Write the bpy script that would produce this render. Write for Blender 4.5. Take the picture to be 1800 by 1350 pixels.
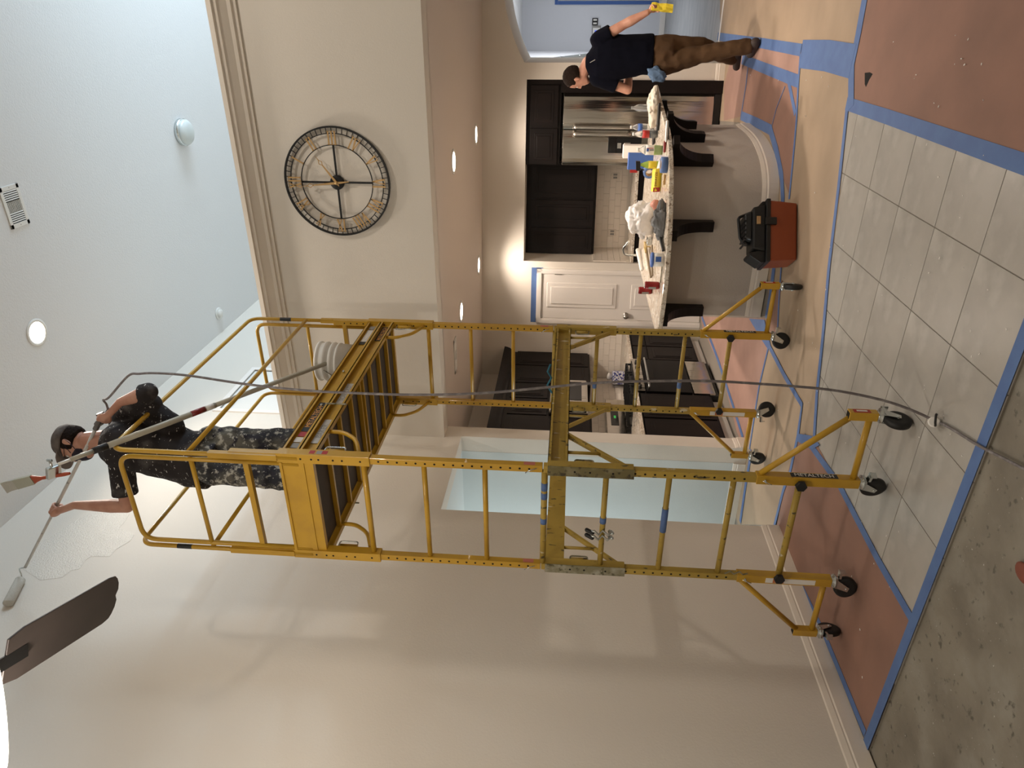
import bpy, bmesh, math, random
from math import sin, cos, pi, radians, sqrt, atan2
from mathutils import Vector as V, Matrix, noise
random.seed(7)
S = bpy.context.scene
COL = S.collection
for o in list(bpy.data.objects): bpy.data.objects.remove(o)

# ---------------------------------------------------------------- camera (the phone was held sideways: rolled a quarter turn)
HC, FPX, YAW, PITCH, ROLL = 1.6743, 1224.9, radians(-27.866), radians(4.255), radians(2.175)
cf = V((sin(YAW)*cos(PITCH), cos(YAW)*cos(PITCH), sin(PITCH)))
cr0 = V((cos(YAW), -sin(YAW), 0)); cu0 = cr0.cross(cf)
cr = cr0*cos(ROLL)+cu0*sin(ROLL); cu = cu0*cos(ROLL)-cr0*sin(ROLL)
cam_d = bpy.data.cameras.new('camera'); cam = bpy.data.objects.new('camera', cam_d); COL.objects.link(cam)
cam_d.sensor_fit = 'HORIZONTAL'; cam_d.sensor_width = 36; cam_d.lens = FPX/1800*36; cam_d.clip_start = .05
X_, Y_, Z_ = -cu, cr, -cf
M = Matrix(((X_.x, Y_.x, Z_.x, 0), (X_.y, Y_.y, Z_.y, 0), (X_.z, Y_.z, Z_.z, HC), (0, 0, 0, 1)))
cam.matrix_world = M
S.camera = cam
S.view_settings.view_transform = 'Standard'; S.view_settings.look = 'None'
S.view_settings.gamma = 1; S.view_settings.use_curve_mapping = False
S.view_settings.exposure = 0.0

# ---------------------------------------------------------------- world and lights
W = bpy.data.worlds.new('world'); S.world = W; W.use_nodes = True
W.node_tree.nodes['Background'].inputs[0].default_value = (.70, .78, .9, 1)
W.node_tree.nodes['Background'].inputs[1].default_value = .25
WARM = (1, .86, .74); WARM2 = (1, .90, .79); DAY = (.62, .81, 1)
def area(name, loc, d, sx, sy, power, col, spread=180):
    l = bpy.data.lights.new(name, 'AREA'); l.shape = 'RECTANGLE'; l.size = sx; l.size_y = sy
    l.energy = power; l.color = col; l.spread = radians(spread)
    o = bpy.data.objects.new(name, l); COL.objects.link(o); o.location = loc
    o.rotation_euler = V(d).to_track_quat('-Z', 'Y').to_euler(); return o
def spot(name, loc, power, col, ang=150, r=.06, d=(0, 0, -1), blend=.6):
    l = bpy.data.lights.new(name, 'SPOT'); l.energy = power; l.color = col
    l.spot_size = radians(ang); l.spot_blend = blend; l.shadow_soft_size = r
    o = bpy.data.objects.new(name, l); COL.objects.link(o); o.location = loc
    o.rotation_euler = V(d).to_track_quat('-Z', 'Y').to_euler(); return o
area('daylight_upper_window', (3.35, 8.0, 5.0), (-1, 0, 0), 3.4, 1.3, 290, DAY)       # daylight through window_2
area('daylight_front_window', (2.6, 12.6, 1.5), (-1, 0, 0), 2.6, 2.0, 62, (.95, .97, 1), 95)  # daylight in the room beyond the arch
area('hall_fill_light', (-5.8, 4.9, 1.6), (1, .1, 0), .8, 1.6, 38, (.90, .98, 1))   # unseen fill light added to brighten the hall; no window there
P_CAN, P_KIT, P_FAN = 172, 128, 70

# ---------------------------------------------------------------- measuring: a photo pixel to a point on a plane of the room
def ray(ix, iy):
    return cf + cr*((1350-iy-675)/FPX) + cu*((900-ix)/FPX)
def at(ix, iy, **k):
    (a, v), = k.items(); i = 'xyz'.index(a); d = ray(ix, iy); o = V((0, 0, HC))
    return o + d*((v-o[i])/d[i])

# ---------------------------------------------------------------- materials
MATS = {}
def mat(name, col, rough=.5, metal=0, bump=0, bscale=100, var=0, vscale=4, col2=None, emit=None, es=0, trans=0, spec=.5, coat=0, ior=1.45, lo=.35, hi=.65, detail=4, sheen=0, stretch=None, alpha=1):
    m = bpy.data.materials.new(name); m.use_nodes = True; nt = m.node_tree; b = nt.nodes['Principled BSDF']
    b.inputs['Base Color'].default_value = (*col, 1); b.inputs['Roughness'].default_value = rough
    b.inputs['Metallic'].default_value = metal; b.inputs['Specular IOR Level'].default_value = spec
    b.inputs['Coat Weight'].default_value = coat; b.inputs['IOR'].default_value = ior
    b.inputs['Transmission Weight'].default_value = trans; b.inputs['Sheen Weight'].default_value = sheen
    b.inputs['Alpha'].default_value = alpha
    tc = None
    def coords():
        nonlocal tc
        if tc is None:
            tc = nt.nodes.new('ShaderNodeTexCoord')
            mp = nt.nodes.new('ShaderNodeMapping'); nt.links.new(tc.outputs['Object'], mp.inputs[0])
            if stretch: mp.inputs['Scale'].default_value = stretch
            tc = mp
        return tc.outputs[0]
    if col2 is not None:
        n = nt.nodes.new('ShaderNodeTexNoise'); n.inputs['Scale'].default_value = vscale; n.inputs['Detail'].default_value = detail
        nt.links.new(coords(), n.inputs['Vector'])
        r = nt.nodes.new('ShaderNodeValToRGB'); r.color_ramp.elements[0].position = lo; r.color_ramp.elements[1].position = hi
        r.color_ramp.elements[0].color = (*col, 1); r.color_ramp.elements[1].color = (*col2, 1)
        nt.links.new(n.outputs['Fac'], r.inputs[0]); nt.links.new(r.outputs[0], b.inputs['Base Color'])
    if bump:
        n = nt.nodes.new('ShaderNodeTexNoise'); n.inputs['Scale'].default_value = bscale; n.inputs['Detail'].default_value = 3
        nt.links.new(coords(), n.inputs['Vector'])
        bp = nt.nodes.new('ShaderNodeBump'); bp.inputs['Strength'].default_value = bump; bp.inputs['Distance'].default_value = .01
        nt.links.new(n.outputs['Fac'], bp.inputs['Height']); nt.links.new(bp.outputs[0], b.inputs['Normal'])
    if emit:
        b.inputs['Emission Color'].default_value = (*emit, 1); b.inputs['Emission Strength'].default_value = es
    MATS[name] = m; return m
def layered(name, base, layers, rough=.5, bump=0, bscale=60, metal=0, coat=0):
    """base colour with noise-thresholded splashes of other colours laid over it"""
    m = mat(name, base, rough=rough, bump=bump, bscale=bscale, metal=metal, coat=coat); nt = m.node_tree; b = nt.nodes['Principled BSDF']
    tc = nt.nodes.new('ShaderNodeTexCoord'); last = None
    for i, (col, scale, lo, hi, st) in enumerate(layers):
        mp = nt.nodes.new('ShaderNodeMapping'); mp.inputs['Location'].default_value = (i*7.3, i*3.1, i*1.7); mp.inputs['Scale'].default_value = st
        nt.links.new(tc.outputs['Object'], mp.inputs[0])
        n = nt.nodes.new('ShaderNodeTexNoise'); n.inputs['Scale'].default_value = scale; n.inputs['Detail'].default_value = 5
        nt.links.new(mp.outputs[0], n.inputs['Vector'])
        r = nt.nodes.new('ShaderNodeValToRGB'); r.color_ramp.elements[0].position = lo; r.color_ramp.elements[1].position = hi
        nt.links.new(n.outputs['Fac'], r.inputs[0])
        mx = nt.nodes.new('ShaderNodeMix'); mx.data_type = 'RGBA'
        if last is None: mx.inputs[6].default_value = (*base, 1)
        else: nt.links.new(last, mx.inputs[6])
        mx.inputs[7].default_value = (*col, 1); nt.links.new(r.outputs[0], mx.inputs[0]); last = mx.outputs[2]
    nt.links.new(last, b.inputs['Base Color']); return m

wall_m = mat('wall_paint', (.72, .665, .585), .75, bump=.10, bscale=90)
hallw_m = mat('hall_paint', (.66, .70, .69), .75, bump=.1, bscale=90)
blue_wall_m = mat('foyer_paint', (.66, .67, .70), .75, bump=.1, bscale=90)
ceil_m = mat('ceiling_paint', (.74, .74, .73), .85, bump=.15, bscale=70)
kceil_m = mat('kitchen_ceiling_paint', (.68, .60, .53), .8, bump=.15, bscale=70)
trim_m = mat('trim_paint', (.76, .69, .60), .4)
wtrim_m = mat('white_trim', (.84, .79, .73), .35)
dark_m = mat('espresso_cabinet', (.008, .006, .0055), .42, col2=(.013, .009, .008), vscale=6, stretch=(1, 1, .2), spec=.22)
oven_m = mat('oven_black', (.006, .005, .005), .35, spec=.2)
galvd_m = layered('dark_galvanised', (.15, .125, .05), [((.24, .21, .12), 10, .5, .7, (1, 1, 1)), ((.05, .04, .02), 30, .55, .65, (1, 1, 1))], rough=.55)
dark2_m = mat('black_plastic', (.01, .01, .01), .4)
steel_m = mat('brushed_steel', (.60, .57, .52), .16, 1, bump=.9, bscale=3.0, stretch=(2.6, 2.6, .22))
handle_m = mat('handle_steel', (.80, .77, .72), .25, 1)
chrome_m = mat('zinc_plate', (.62, .66, .66), .25, 1)
nickel_m = mat('satin_nickel', (.45, .42, .38), .3, 1)
granite_m = layered('granite', (.62, .53, .42), [((.80, .74, .64), 14, .45, .6, (1, 1, 1)), ((.30, .22, .16), 55, .56, .62, (1, 1, 1)), ((.05, .04, .04), 90, .62, .66, (1, 1, 1))], rough=.12)
tile_m = layered('floor_tile', (.41, .385, .345), [((.32, .30, .27), 3.0, .42, .68, (1, 1, 1)), ((.47, .45, .41), 7, .5, .75, (1, 1, 1))], rough=.3, bump=.04, bscale=18)
grout_m = mat('grout', (.24, .21, .175), .9)
conc_m = layered('concrete', (.24, .215, .17), [((.15, .13, .10), 2.2, .42, .66, (1, 1, 1)), ((.29, .27, .225), 4, .5, .75, (1, 1, 1)), ((.10, .09, .07), 24, .62, .7, (1, 1, 1)), ((.5, .48, .44), 60, .70, .74, (1, 1, 1))], rough=.6, bump=.3, bscale=25)
gconc_m = layered('grey_concrete', (.34, .345, .345), [((.24, .25, .255), 2.5, .4, .66, (1, 4, 1))], rough=.35, bump=.1, bscale=25)
red_m = mat('rosin_paper', (.30, .165, .12), .75, col2=(.24, .135, .10), vscale=2.5, bump=.35, bscale=3.5)
red2_m = mat('rosin_paper_pale', (.40, .245, .195), .75, col2=(.33, .20, .16), vscale=2.5, bump=.3, bscale=3.5)
tan_m = mat('builders_paper', (.40, .295, .20), .7, col2=(.33, .245, .165), vscale=2, bump=.4, bscale=3)
tape_m = mat('painters_tape', (.085, .15, .34), .6, col2=(.10, .18, .38), vscale=8)
tape_dk = mat('painters_tape_dark', (.06, .13, .36), .6)
yel_m = layered('safety_yellow', (.54, .31, .025), [((.47, .265, .025), 6, .5, .7, (1, 1, 1)), ((.12, .08, .03), 45, .745, .76, (1, 1, .4))], rough=.35, coat=.2)
yelo_m = layered('worn_yellow', (.44, .30, .055), [((.37, .25, .045), 6, .45, .65, (1, 1, 1)), ((.62, .55, .38), 20, .66, .70, (1, 1, .5)), ((.09, .07, .03), 35, .62, .67, (1, 1, .4))], rough=.45)
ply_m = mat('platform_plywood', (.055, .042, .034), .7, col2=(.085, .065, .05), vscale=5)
galv_m = layered('dirty_galvanised', (.22, .20, .12), [((.40, .38, .30), 12, .45, .65, (1, 1, 1)), ((.08, .07, .03), 30, .55, .65, (1, 1, 1))], rough=.5)
hole_m = mat('hole_black', (.006, .005, .004), .9)
rubber_m = mat('black_rubber', (.012, .012, .012), .55)
white_m = mat('white_plastic', (.78, .76, .71), .4)
bright_m = mat('lamp_lens', (1, .9, .75), .5, emit=(1, .88, .72), es=14)
fanl_m = mat('fan_glass', (1, .95, .88), .4, emit=(1, .90, .76), es=7)
frost_m = mat('frosted_glass', (.62, .66, .64), .3, coat=.3)
black_m = mat('black_metal', (.012, .012, .012), .45, .3)
gold_m = mat('antique_gold', (.50, .32, .14), .42, .7)
fan_m = mat('fan_blade', (.030, .022, .019), .5, col2=(.04, .03, .026), vscale=5, stretch=(1, 1, 1))
skin_m = mat('skin', (.56, .30, .21), .5, col2=(.46, .22, .15), vscale=12)
hair_m = mat('dark_hair', (.016, .009, .006), .8, spec=.15, bump=.6, bscale=130)
shirtp_m = layered('paint_spattered_black_cotton', (.018, .014, .014), [((.10, .09, .085), 7, .55, .75, (1, 1, 1)), ((.55, .53, .50), 34, .655, .675, (1, 1, 2.2)), ((.5, .48, .45), 60, .69, .70, (1, 1, 1))], rough=.9, bump=.3, bscale=14)
pantp_m = layered('paint_caked_dark_denim', (.018, .020, .028), [((.12, .115, .095), 6, .40, .62, (1, 1, .6)), ((.40, .39, .34), 26, .55, .63, (1, 1, 1)), ((.02, .02, .03), 18, .52, .60, (1, 1, 1)), ((.5, .5, .47), 70, .64, .67, (1, 1, 1))], rough=.85, bump=.4, bscale=18)
cap_m = layered('grey_cap_cloth', (.14, .115, .10), [((.07, .055, .05), 10, .5, .65, (1, 1, 1)), ((.5, .48, .45), 50, .68, .71, (1, 1, 1))], rough=.9)
mask_m = mat('navy_mask', (.018, .014, .025), .85)
navy_m = mat('navy_cotton', (.0022, .0026, .0065), 1, spec=.15, bump=.35, bscale=9)
brown_m = mat('brown_work_trousers', (.105, .055, .022), .9, col2=(.075, .038, .015), vscale=6, bump=.4, bscale=9)
shoe_m = mat('dark_shoe', (.05, .035, .03), .7)
orange_m = mat('orange_brown_plastic', (.26, .055, .018), .4)
brush_m = mat('red_brush_handle', (.36, .06, .02), .4)
bristle_m = mat('grey_bristle', (.46, .45, .40), .9, bump=.5, bscale=200)
fer_m = mat('ferrule', (.42, .42, .34), .5, .4)
pole_m = layered('paint_smeared_pole', (.60, .58, .54), [((.25, .22, .2), 25, .58, .66, (1, 1, 1))], rough=.5)
tanpole_m = mat('tan_pole', (.42, .39, .31), .4)
hose_m = layered('hose_cover', (.17, .15, .15), [((.28, .26, .25), 30, .5, .7, (1, 1, 1))], rough=.7)
nap_m = mat('roller_nap', (.60, .57, .50), .95, bump=.8, bscale=160)
redl_m = mat('red_label', (.40, .02, .015), .4)
canr_m = mat('red_can', (.26, .018, .018), .3, .3)
bluep_m = mat('blue_print', (.06, .14, .42), .5)
green_m = mat('green_label', (.42, .60, .10), .45)
paper_m = mat('white_paper', (.78, .75, .70), .7)
cloth_m = mat('cream_cloth', (.62, .56, .46), .95, bump=.5, bscale=14)
bag_m = mat('white_bag', (.80, .78, .76), .35, bump=.9, bscale=9, trans=.15)
grag_m = mat('grey_rag', (.17, .17, .17), .9, bump=.7, bscale=12)
brag_m = mat('blue_rag', (.11, .18, .29), .9, bump=.6, bscale=14)
yclo_m = mat('yellow_sponge', (.80, .62, .04), .8, bump=.3, bscale=60)
wood_m = mat('wood_handle', (.50, .33, .14), .6)
yel2_m = mat('yellow_pack', (.72, .55, .03), .4)
clear_m = mat('clear_plastic', (.85, .88, .88), .08, trans=.85, ior=1.3)
glass_m = mat('black_glass', (.01, .01, .01), .08)
grey_m = mat('grey_label', (.30, .29, .27), .5)
wall_tile_m = mat('glazed_wall_tile', (.84, .77, .68), .15)
wgrout_m = mat('wall_grout', (.60, .53, .44), .9)
patt_m = layered('blue_patterned_wrap', (.75, .75, .78), [((.04, .05, .25), 45, .48, .52, (1, 1, 1))], rough=.5)
wetpaint_m = mat('wet_paint', (.80, .745, .66), .22, bump=.9, bscale=90)
flag_m = layered('flag_print', (.35, .02, .03), [((.05, .07, .25), 60, .5, .53, (1, 1, 1)), ((.7, .7, .7), 90, .62, .64, (1, 1, 1))], rough=.8)

# ---------------------------------------------------------------- mesh builders
class MB:
    def __init__(s, xf=None): s.bm = bmesh.new(); s.xf = xf; s.mi = 0
    def _f(s, vs, smooth=False):
        try:
            f = s.bm.faces.new(vs); f.material_index = s.mi; f.smooth = smooth; return f
        except ValueError: return None
    def box(s, a, b):
        v = [s.bm.verts.new((x, y, z)) for x in (a[0], b[0]) for y in (a[1], b[1]) for z in (a[2], b[2])]
        for q in ((0, 1, 3, 2), (4, 6, 7, 5), (0, 4, 5, 1), (2, 3, 7, 6), (0, 2, 6, 4), (1, 5, 7, 3)): s._f([v[i] for i in q])
        return s
    def obox(s, c, ax, ay, az):
        c, ax, ay, az = map(V, (c, ax, ay, az))
        v = [s.bm.verts.new(c+ax*i+ay*j+az*k) for i in (-1, 1) for j in (-1, 1) for k in (-1, 1)]
        for q in ((0, 1, 3, 2), (4, 6, 7, 5), (0, 4, 5, 1), (2, 3, 7, 6), (0, 2, 6, 4), (1, 5, 7, 3)): s._f([v[i] for i in q])
        return s
    def bar(s, p0, p1, w, h=None, up=(0, 0, 1)):
        p0, p1 = V(p0), V(p1); d = p1-p0; L = d.length; d.normalize(); h = h or w
        sx = d.cross(V(up))
        if sx.length < 1e-4: sx = d.cross(V((0, 1, 0)))
        sx.normalize(); uy = sx.cross(d)
        return s.obox((p0+p1)/2, d*L/2, sx*w/2, uy*h/2)
    def ring(s, c, a, b, n): return [s.bm.verts.new(c+a*cos(2*pi*i/n)+b*sin(2*pi*i/n)) for i in range(n)]
    def skin(s, r0, r1, smooth=True):
        n = len(r0)
        for i in range(n): s._f([r0[i], r0[(i+1) % n], r1[(i+1) % n], r1[i]], smooth)
    def loft(s, secs, n=16, cap=True, smooth=True):
        rs = [s.ring(V(c), V(a), V(b), n) for c, a, b in secs]
        for p, q in zip(rs, rs[1:]): s.skin(p, q, smooth)
        if cap: s._f(rs[0][::-1]); s._f(rs[-1])
        return s
    def cyl(s, p0, p1, r0, r1=None, n=16, cap=True):
        p0, p1 = V(p0), V(p1); r1 = r0 if r1 is None else r1; d = (p1-p0).normalized()
        a = d.orthogonal().normalized(); b = d.cross(a)
        return s.loft([(p0, a*r0, b*r0), (p1, a*r1, b*r1)], n, cap)
    def lathe(s, o, axis, prof, n=24, cap=True):
        o = V(o); d = V(axis).normalized(); a = d.orthogonal().normalized(); b = d.cross(a)
        return s.loft([(o+d*h, a*max(r, 1e-4), b*max(r, 1e-4)) for r, h in prof], n, cap)
    def tube(s, pts, r, n=10, closed=False, rr=None):
        pts = [V(p) for p in pts]; m = len(pts); rings = []; a = None
        for i, p in enumerate(pts):
            if closed: t = pts[(i+1) % m]-pts[i-1]
            else: t = pts[min(i+1, m-1)]-pts[max(i-1, 0)]
            t.normalize()
            a = t.orthogonal() if a is None else a-t*a.dot(t)
            a.normalize(); b = t.cross(a); q = rr[i] if rr else r
            rings.append(s.ring(p, a*q, b*q, n))
        for p, q in zip(rings, rings[1:]): s.skin(p, q)
        if closed: s.skin(rings[-1], rings[0])
        else: s._f(rings[0][::-1]); s._f(rings[-1])
        return s
    def cap_(s, p0, p1, r0, r1=None, n=14):
        """tapered capsule"""
        p0, p1 = V(p0), V(p1); r1 = r0 if r1 is None else r1; d = p1-p0; L = max(d.length, 1e-5); d.normalize()
        a = d.orthogonal().normalized(); b = d.cross(a); secs = []
        for k in range(5):
            t = pi/2*(1-k/5)
            secs.append((p0-d*r0*sin(t), a*max(r0*cos(t), 1e-4), b*max(r0*cos(t), 1e-4)))
        secs += [(p0, a*r0, b*r0), (p1, a*r1, b*r1)]
        for k in range(1, 6):
            t = pi/2*k/5
            secs.append((p1+d*r1*sin(t), a*max(r1*cos(t), 1e-4), b*max(r1*cos(t), 1e-4)))
        return s.loft(secs, n)
    def ell(s, c, ax, ay, az, n=18):
        c, ax, ay, az = map(V, (c, ax, ay, az)); secs = []
        for k in range(n//2+1):
            t = -pi/2+pi*k/(n//2); q = max(cos(t), 1e-3)
            secs.append((c+az*sin(t), ax*q, ay*q))
        return s.loft(secs, n)
    def prism(s, poly, z0, z1):
        a = [s.bm.verts.new((p[0], p[1], z0)) for p in poly]; b = [s.bm.verts.new((p[0], p[1], z1)) for p in poly]
        n = len(a); s._f(a[::-1]); s._f(b)
        for i in range(n): s._f([a[i], a[(i+1) % n], b[(i+1) % n], b[i]])
        return s
    def extr(s, poly, d):
        """closed 3D polygon swept along d"""
        d = V(d); a = [s.bm.verts.new(V(p)) for p in poly]; b = [s.bm.verts.new(V(p)+d) for p in poly]
        n = len(a); s._f(a[::-1]); s._f(b)
        for i in range(n): s._f([a[i], a[(i+1) % n], b[(i+1) % n], b[i]])
        return s
def fillet(pts, r, n=5):
    pts = [V(p) for p in pts]; out = [pts[0]]
    for i in range(1, len(pts)-1):
        a = (pts[i-1]-pts[i]); b = (pts[i+1]-pts[i]); q = min(r, a.length*.45, b.length*.45)
        p0 = pts[i]+a.normalized()*q; p1 = pts[i]+b.normalized()*q
        for k in range(n+1):
            t = k/n; out.append(p0*(1-t)**2+pts[i]*2*t*(1-t)+p1*t*t)
    return out+[pts[-1]]
def wloc(o):
    l = V((0, 0, 0))
    while o is not None: l += o.location; o = o.parent
    return l
def obj(name, mb, m, parent=None, bevel=0, kind=None, label=None, merge=False):
    bm = mb.bm if isinstance(mb, MB) else mb
    if isinstance(mb, MB) and mb.xf:
        for v in bm.verts: v.co = V(mb.xf(v.co))
    if merge: bmesh.ops.remove_doubles(bm, verts=bm.verts, dist=1e-5)
    off = wloc(parent)
    if off.length: bmesh.ops.translate(bm, verts=bm.verts, vec=-off)
    bmesh.ops.recalc_face_normals(bm, faces=bm.faces)
    me = bpy.data.meshes.new(name); bm.to_mesh(me); bm.free()
    for q in (m if isinstance(m, (list, tuple)) else [m]): me.materials.append(q)
    o = bpy.data.objects.new(name, me); COL.objects.link(o); o.parent = parent
    if bevel:
        b = o.modifiers.new('bevel', 'BEVEL'); b.width = bevel; b.segments = 2; b.limit_method = 'ANGLE'; b.angle_limit = radians(40)
    if kind: o['kind'] = kind
    if label: o['label'] = label
    return o
def tag(o, label, cat, group=None):
    o['label'] = label; o['category'] = cat
    if group: o['group'] = group
    return o
def thing(name, label, cat, loc, group=None):
    o = bpy.data.objects.new(name, None); COL.objects.link(o); o.location = loc; o.empty_display_size = .1
    return tag(o, label, cat, group)
def single(name, mb, m, label, cat, group=None, bevel=0, origin=None):
    """a thing that is one mesh; origin moved to its base"""
    bm = mb.bm
    if mb.xf:
        for v in bm.verts: v.co = V(mb.xf(v.co))
        mb.xf = None
    xs = [v.co for v in bm.verts]
    if origin is None: origin = V(((min(p.x for p in xs)+max(p.x for p in xs))/2, (min(p.y for p in xs)+max(p.y for p in xs))/2, min(p.z for p in xs)))
    bmesh.ops.translate(bm, verts=bm.verts, vec=-V(origin))
    o = obj(name, mb, m, None, bevel); o.location = origin
    return tag(o, label, cat, group)
def struct(name, mb, m, parent=None, bevel=0): return obj(name, mb, m, parent, bevel, kind='structure' if parent is None else None)
def text(name, s, c, xd, ud, size, m, parent, push=.0008):
    cu_ = bpy.data.curves.new('t', 'FONT'); cu_.body = s; cu_.size = size; cu_.align_x = 'CENTER'; cu_.align_y = 'CENTER'; cu_.offset = size*.012
    t = bpy.data.objects.new('t', cu_); COL.objects.link(t)
    dg = bpy.context.evaluated_depsgraph_get(); me = bpy.data.meshes.new_from_object(t.evaluated_get(dg))
    bpy.data.objects.remove(t); xd, ud = V(xd).normalized(), V(ud).normalized(); nd = xd.cross(ud); off = wloc(parent)
    for v in me.vertices:
        p = v.co.copy(); v.co = V(c)+xd*p.x+ud*p.y+nd*push-off
    me.name = name; me.materials.clear(); me.materials.append(m)
    o = bpy.data.objects.new(name, me); COL.objects.link(o); o.parent = parent; return o
def plate(c, xd, ud, w, h, t=.001):
    xd, ud = V(xd).normalized(), V(ud).normalized(); nd = xd.cross(ud)
    return MB().obox(V(c)+nd*t/2, xd*w/2, ud*h/2, nd*t/2)
def remesh(name, mb, voxel, m, parent, smooth=4, wrinkle=0, wscale=9, kind=None, label=None, carve=None):
    me = bpy.data.meshes.new('tmp'); bmesh.ops.recalc_face_normals(mb.bm, faces=mb.bm.faces); mb.bm.to_mesh(me); mb.bm.free()
    t = bpy.data.objects.new('tmp', me); COL.objects.link(t)
    r = t.modifiers.new('r', 'REMESH'); r.mode = 'VOXEL'; r.voxel_size = voxel; r.use_smooth_shade = True
    q = t.modifiers.new('s', 'SMOOTH'); q.iterations = smooth; q.factor = .5
    dg = bpy.context.evaluated_depsgraph_get(); out = bpy.data.meshes.new_from_object(t.evaluated_get(dg))
    bpy.data.objects.remove(t); off = wloc(parent)
    if wrinkle:
        nn = [v.normal.copy() for v in out.vertices]
        for v, n in zip(out.vertices, nn):
            p = v.co; a = noise.noise(V((p.x*wscale, p.y*wscale, p.z*wscale*1.6)))
            b = 1-abs(noise.noise(V((p.x*wscale*1.3+5, p.y*wscale*1.3, p.z*wscale*.9))))*2
            v.co = p+n*wrinkle*(a*.6+b*.4)
    for v in out.vertices: v.co = v.co-off
    for p in out.polygons: p.use_smooth = True
    out.materials.clear()
    out.materials.append(m); out.name = name
    o = bpy.data.objects.new(name, out); COL.objects.link(o); o.parent = parent
    if kind: o['kind'] = kind
    if label: o['label'] = label
    return o

# ================================================================ THE SETTING
WX, CZ, KZ, CY = -3.44, 5.91, 2.757, 5.40       # left wall plane, high ceiling, kitchen ceiling, clock wall plane
yb = lambda x: 8.79+.165*(x+.4)                 # the kitchen's back wall stands a little askew
bw = lambda p: (p.x, p.y+yb(p.x), p.z)

# floor: slab and raised tile bed with separate tiles
EL = lambda x: 2.498-.0175*(x+3.43)            # the edge where the old tiles stop and bare concrete begins
fl = struct('floor', MB().prism([(-6.3, -3.2), (3.7, -3.2), (3.7, EL(3.7)), (-6.3, EL(-6.3))], -.3, -.012).prism([(-6.3, EL(-6.3)), (3.7, EL(3.7)), (3.7, 9.35), (-6.3, 9.35)], -.3, -.004), [conc_m])
fl.data.materials.append(grout_m)
for p in fl.data.polygons:
    if sum(fl.data.vertices[i].co.y-EL(fl.data.vertices[i].co.x) for i in p.vertices) > .01: p.material_index = 1
T = .409*1.0; tm = {}
g0 = (at(1642.6, 400, z=0)); gx0, gy0 = g0.x, g0.y
bmt = MB().box((0, 0, -.006), (T-.0045, T-.0045, 0)); tile0 = obj('tile', bmt, tile_m, fl, bevel=.0015)
first = True
for i in range(-10, 8):
    for j in range(-10, 12):
        x, y = gx0+i*T+.003, gy0+j*T+.003
        if x+T < -2.62 or x > -.35 or y > 4.85 or y+T < EL(x)+.02: continue
        x0_, x1_, y1_ = x, x+T-.0045, y+T-.0045
        if y < EL(x):
            o = obj('tile', MB().prism([(x0_, EL(x0_)), (x1_, EL(x1_)), (x1_, y1_), (x0_, y1_)], -.006, 0), tile_m, fl)
            continue
        if first: o = tile0; first = False
        else: o = tile0.copy(); COL.objects.link(o)
        o.parent = fl; o.location = (x, y, 0)
struct('floor', MB().box((-.75, 9.35, -.3), (3.2, 15.5, -.004)), gconc_m)
struct('trim_1', MB().box((-.62, 9.31, -.004), (3.2, 9.38, .006)), wtrim_m)

# left wall with the hall opening, the pier, and the upper niche
hy0, hy1, hz = 4.345, 5.43, 2.604
ny0, ny1, nz0, nz1 = 5.74, 6.60, 3.6, 5.07
wl = MB().box((WX-.16, -3.2, -.01), (WX, hy0, CZ)).box((WX-.16, hy0, hz), (WX, hy1, CZ)).box((WX-.16, hy1, KZ+.04), (WX, ny0, CZ))
wl.box((WX-.16, hy1+.001, -.01), (WX, 5.60, KZ)).box((WX-.16, ny1, KZ+.04), (WX, 11.2, CZ)).box((WX-.16, ny0, nz1), (WX, ny1, CZ)).box((WX-.16, ny0, KZ+.04), (WX, ny1, nz0))
struct('wall_left', wl, wall_m)
wn = struct('window_1', MB().box((WX-.165, ny0-.001, nz0-.001), (WX-.008, ny1+.001, nz1+.001)), white_m)
f = MB()
for a, b in (((ny0-.05, nz1), (ny1+.05, nz1+.05)), ((ny0-.05, nz0), (ny0, nz1)), ((ny1, nz0), (ny1+.05, nz1)), ((ny0+.03, nz1-.09), (ny1-.03, nz1-.06))):
    f.box((WX-.02, a[0], a[1]), (WX+.012, b[0], b[1]))
obj('window_frame', f, wtrim_m, wn)
struct('wall_hall', MB().box((-6.2, hy1, -.01), (WX-.16, hy1+.17, KZ)).box((-6.3, 2.6, -.01), (-6.1, hy1, KZ)).box((-6.3, 2.45, -.01), (WX-.16, 2.6, KZ)), hallw_m)
struct('ceiling', MB().box((-6.3, 2.45, hz), (WX-.16, hy1, hz+.1)), hallw_m)
# kitchen: left wall, ceiling, back wall with alcove and deep arch
kl = MB().box((-4.34, 5.60, -.01), (-4.18, 9.5, KZ))
wkl = struct('wall_kitchen_left', kl, wall_m)
struct('ceiling', MB().box((-4.34, CY+.19, KZ), (3.5, 9.95, KZ+.1)), kceil_m)
struct('wall_back', MB(bw).box((-4.34, 0, -.01), (-2.70, .2, KZ)), wall_m)
struct('wall_back', MB(bw).box((-2.70, .0, 2.235), (-.64, .7, KZ)), wall_m)
struct('wall_back', MB(bw).box((-2.86, .2, -.01), (-2.70, .75, KZ)), wall_m)
wbk = struct('wall_back', MB(bw).box((-2.70, .64, -.01), (-.64, .8, 2.235)), wall_m)
wb = MB(bw).box((-.64, 0, -.01), (-.464, 1.18, KZ))
R_ = 1.892; ax_ = [-.464+i*(1.928/24) for i in range(25)]
az_ = [2.53-R_+sqrt(max(R_*R_-(x-.5)**2, 0)) for x in ax_]
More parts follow.
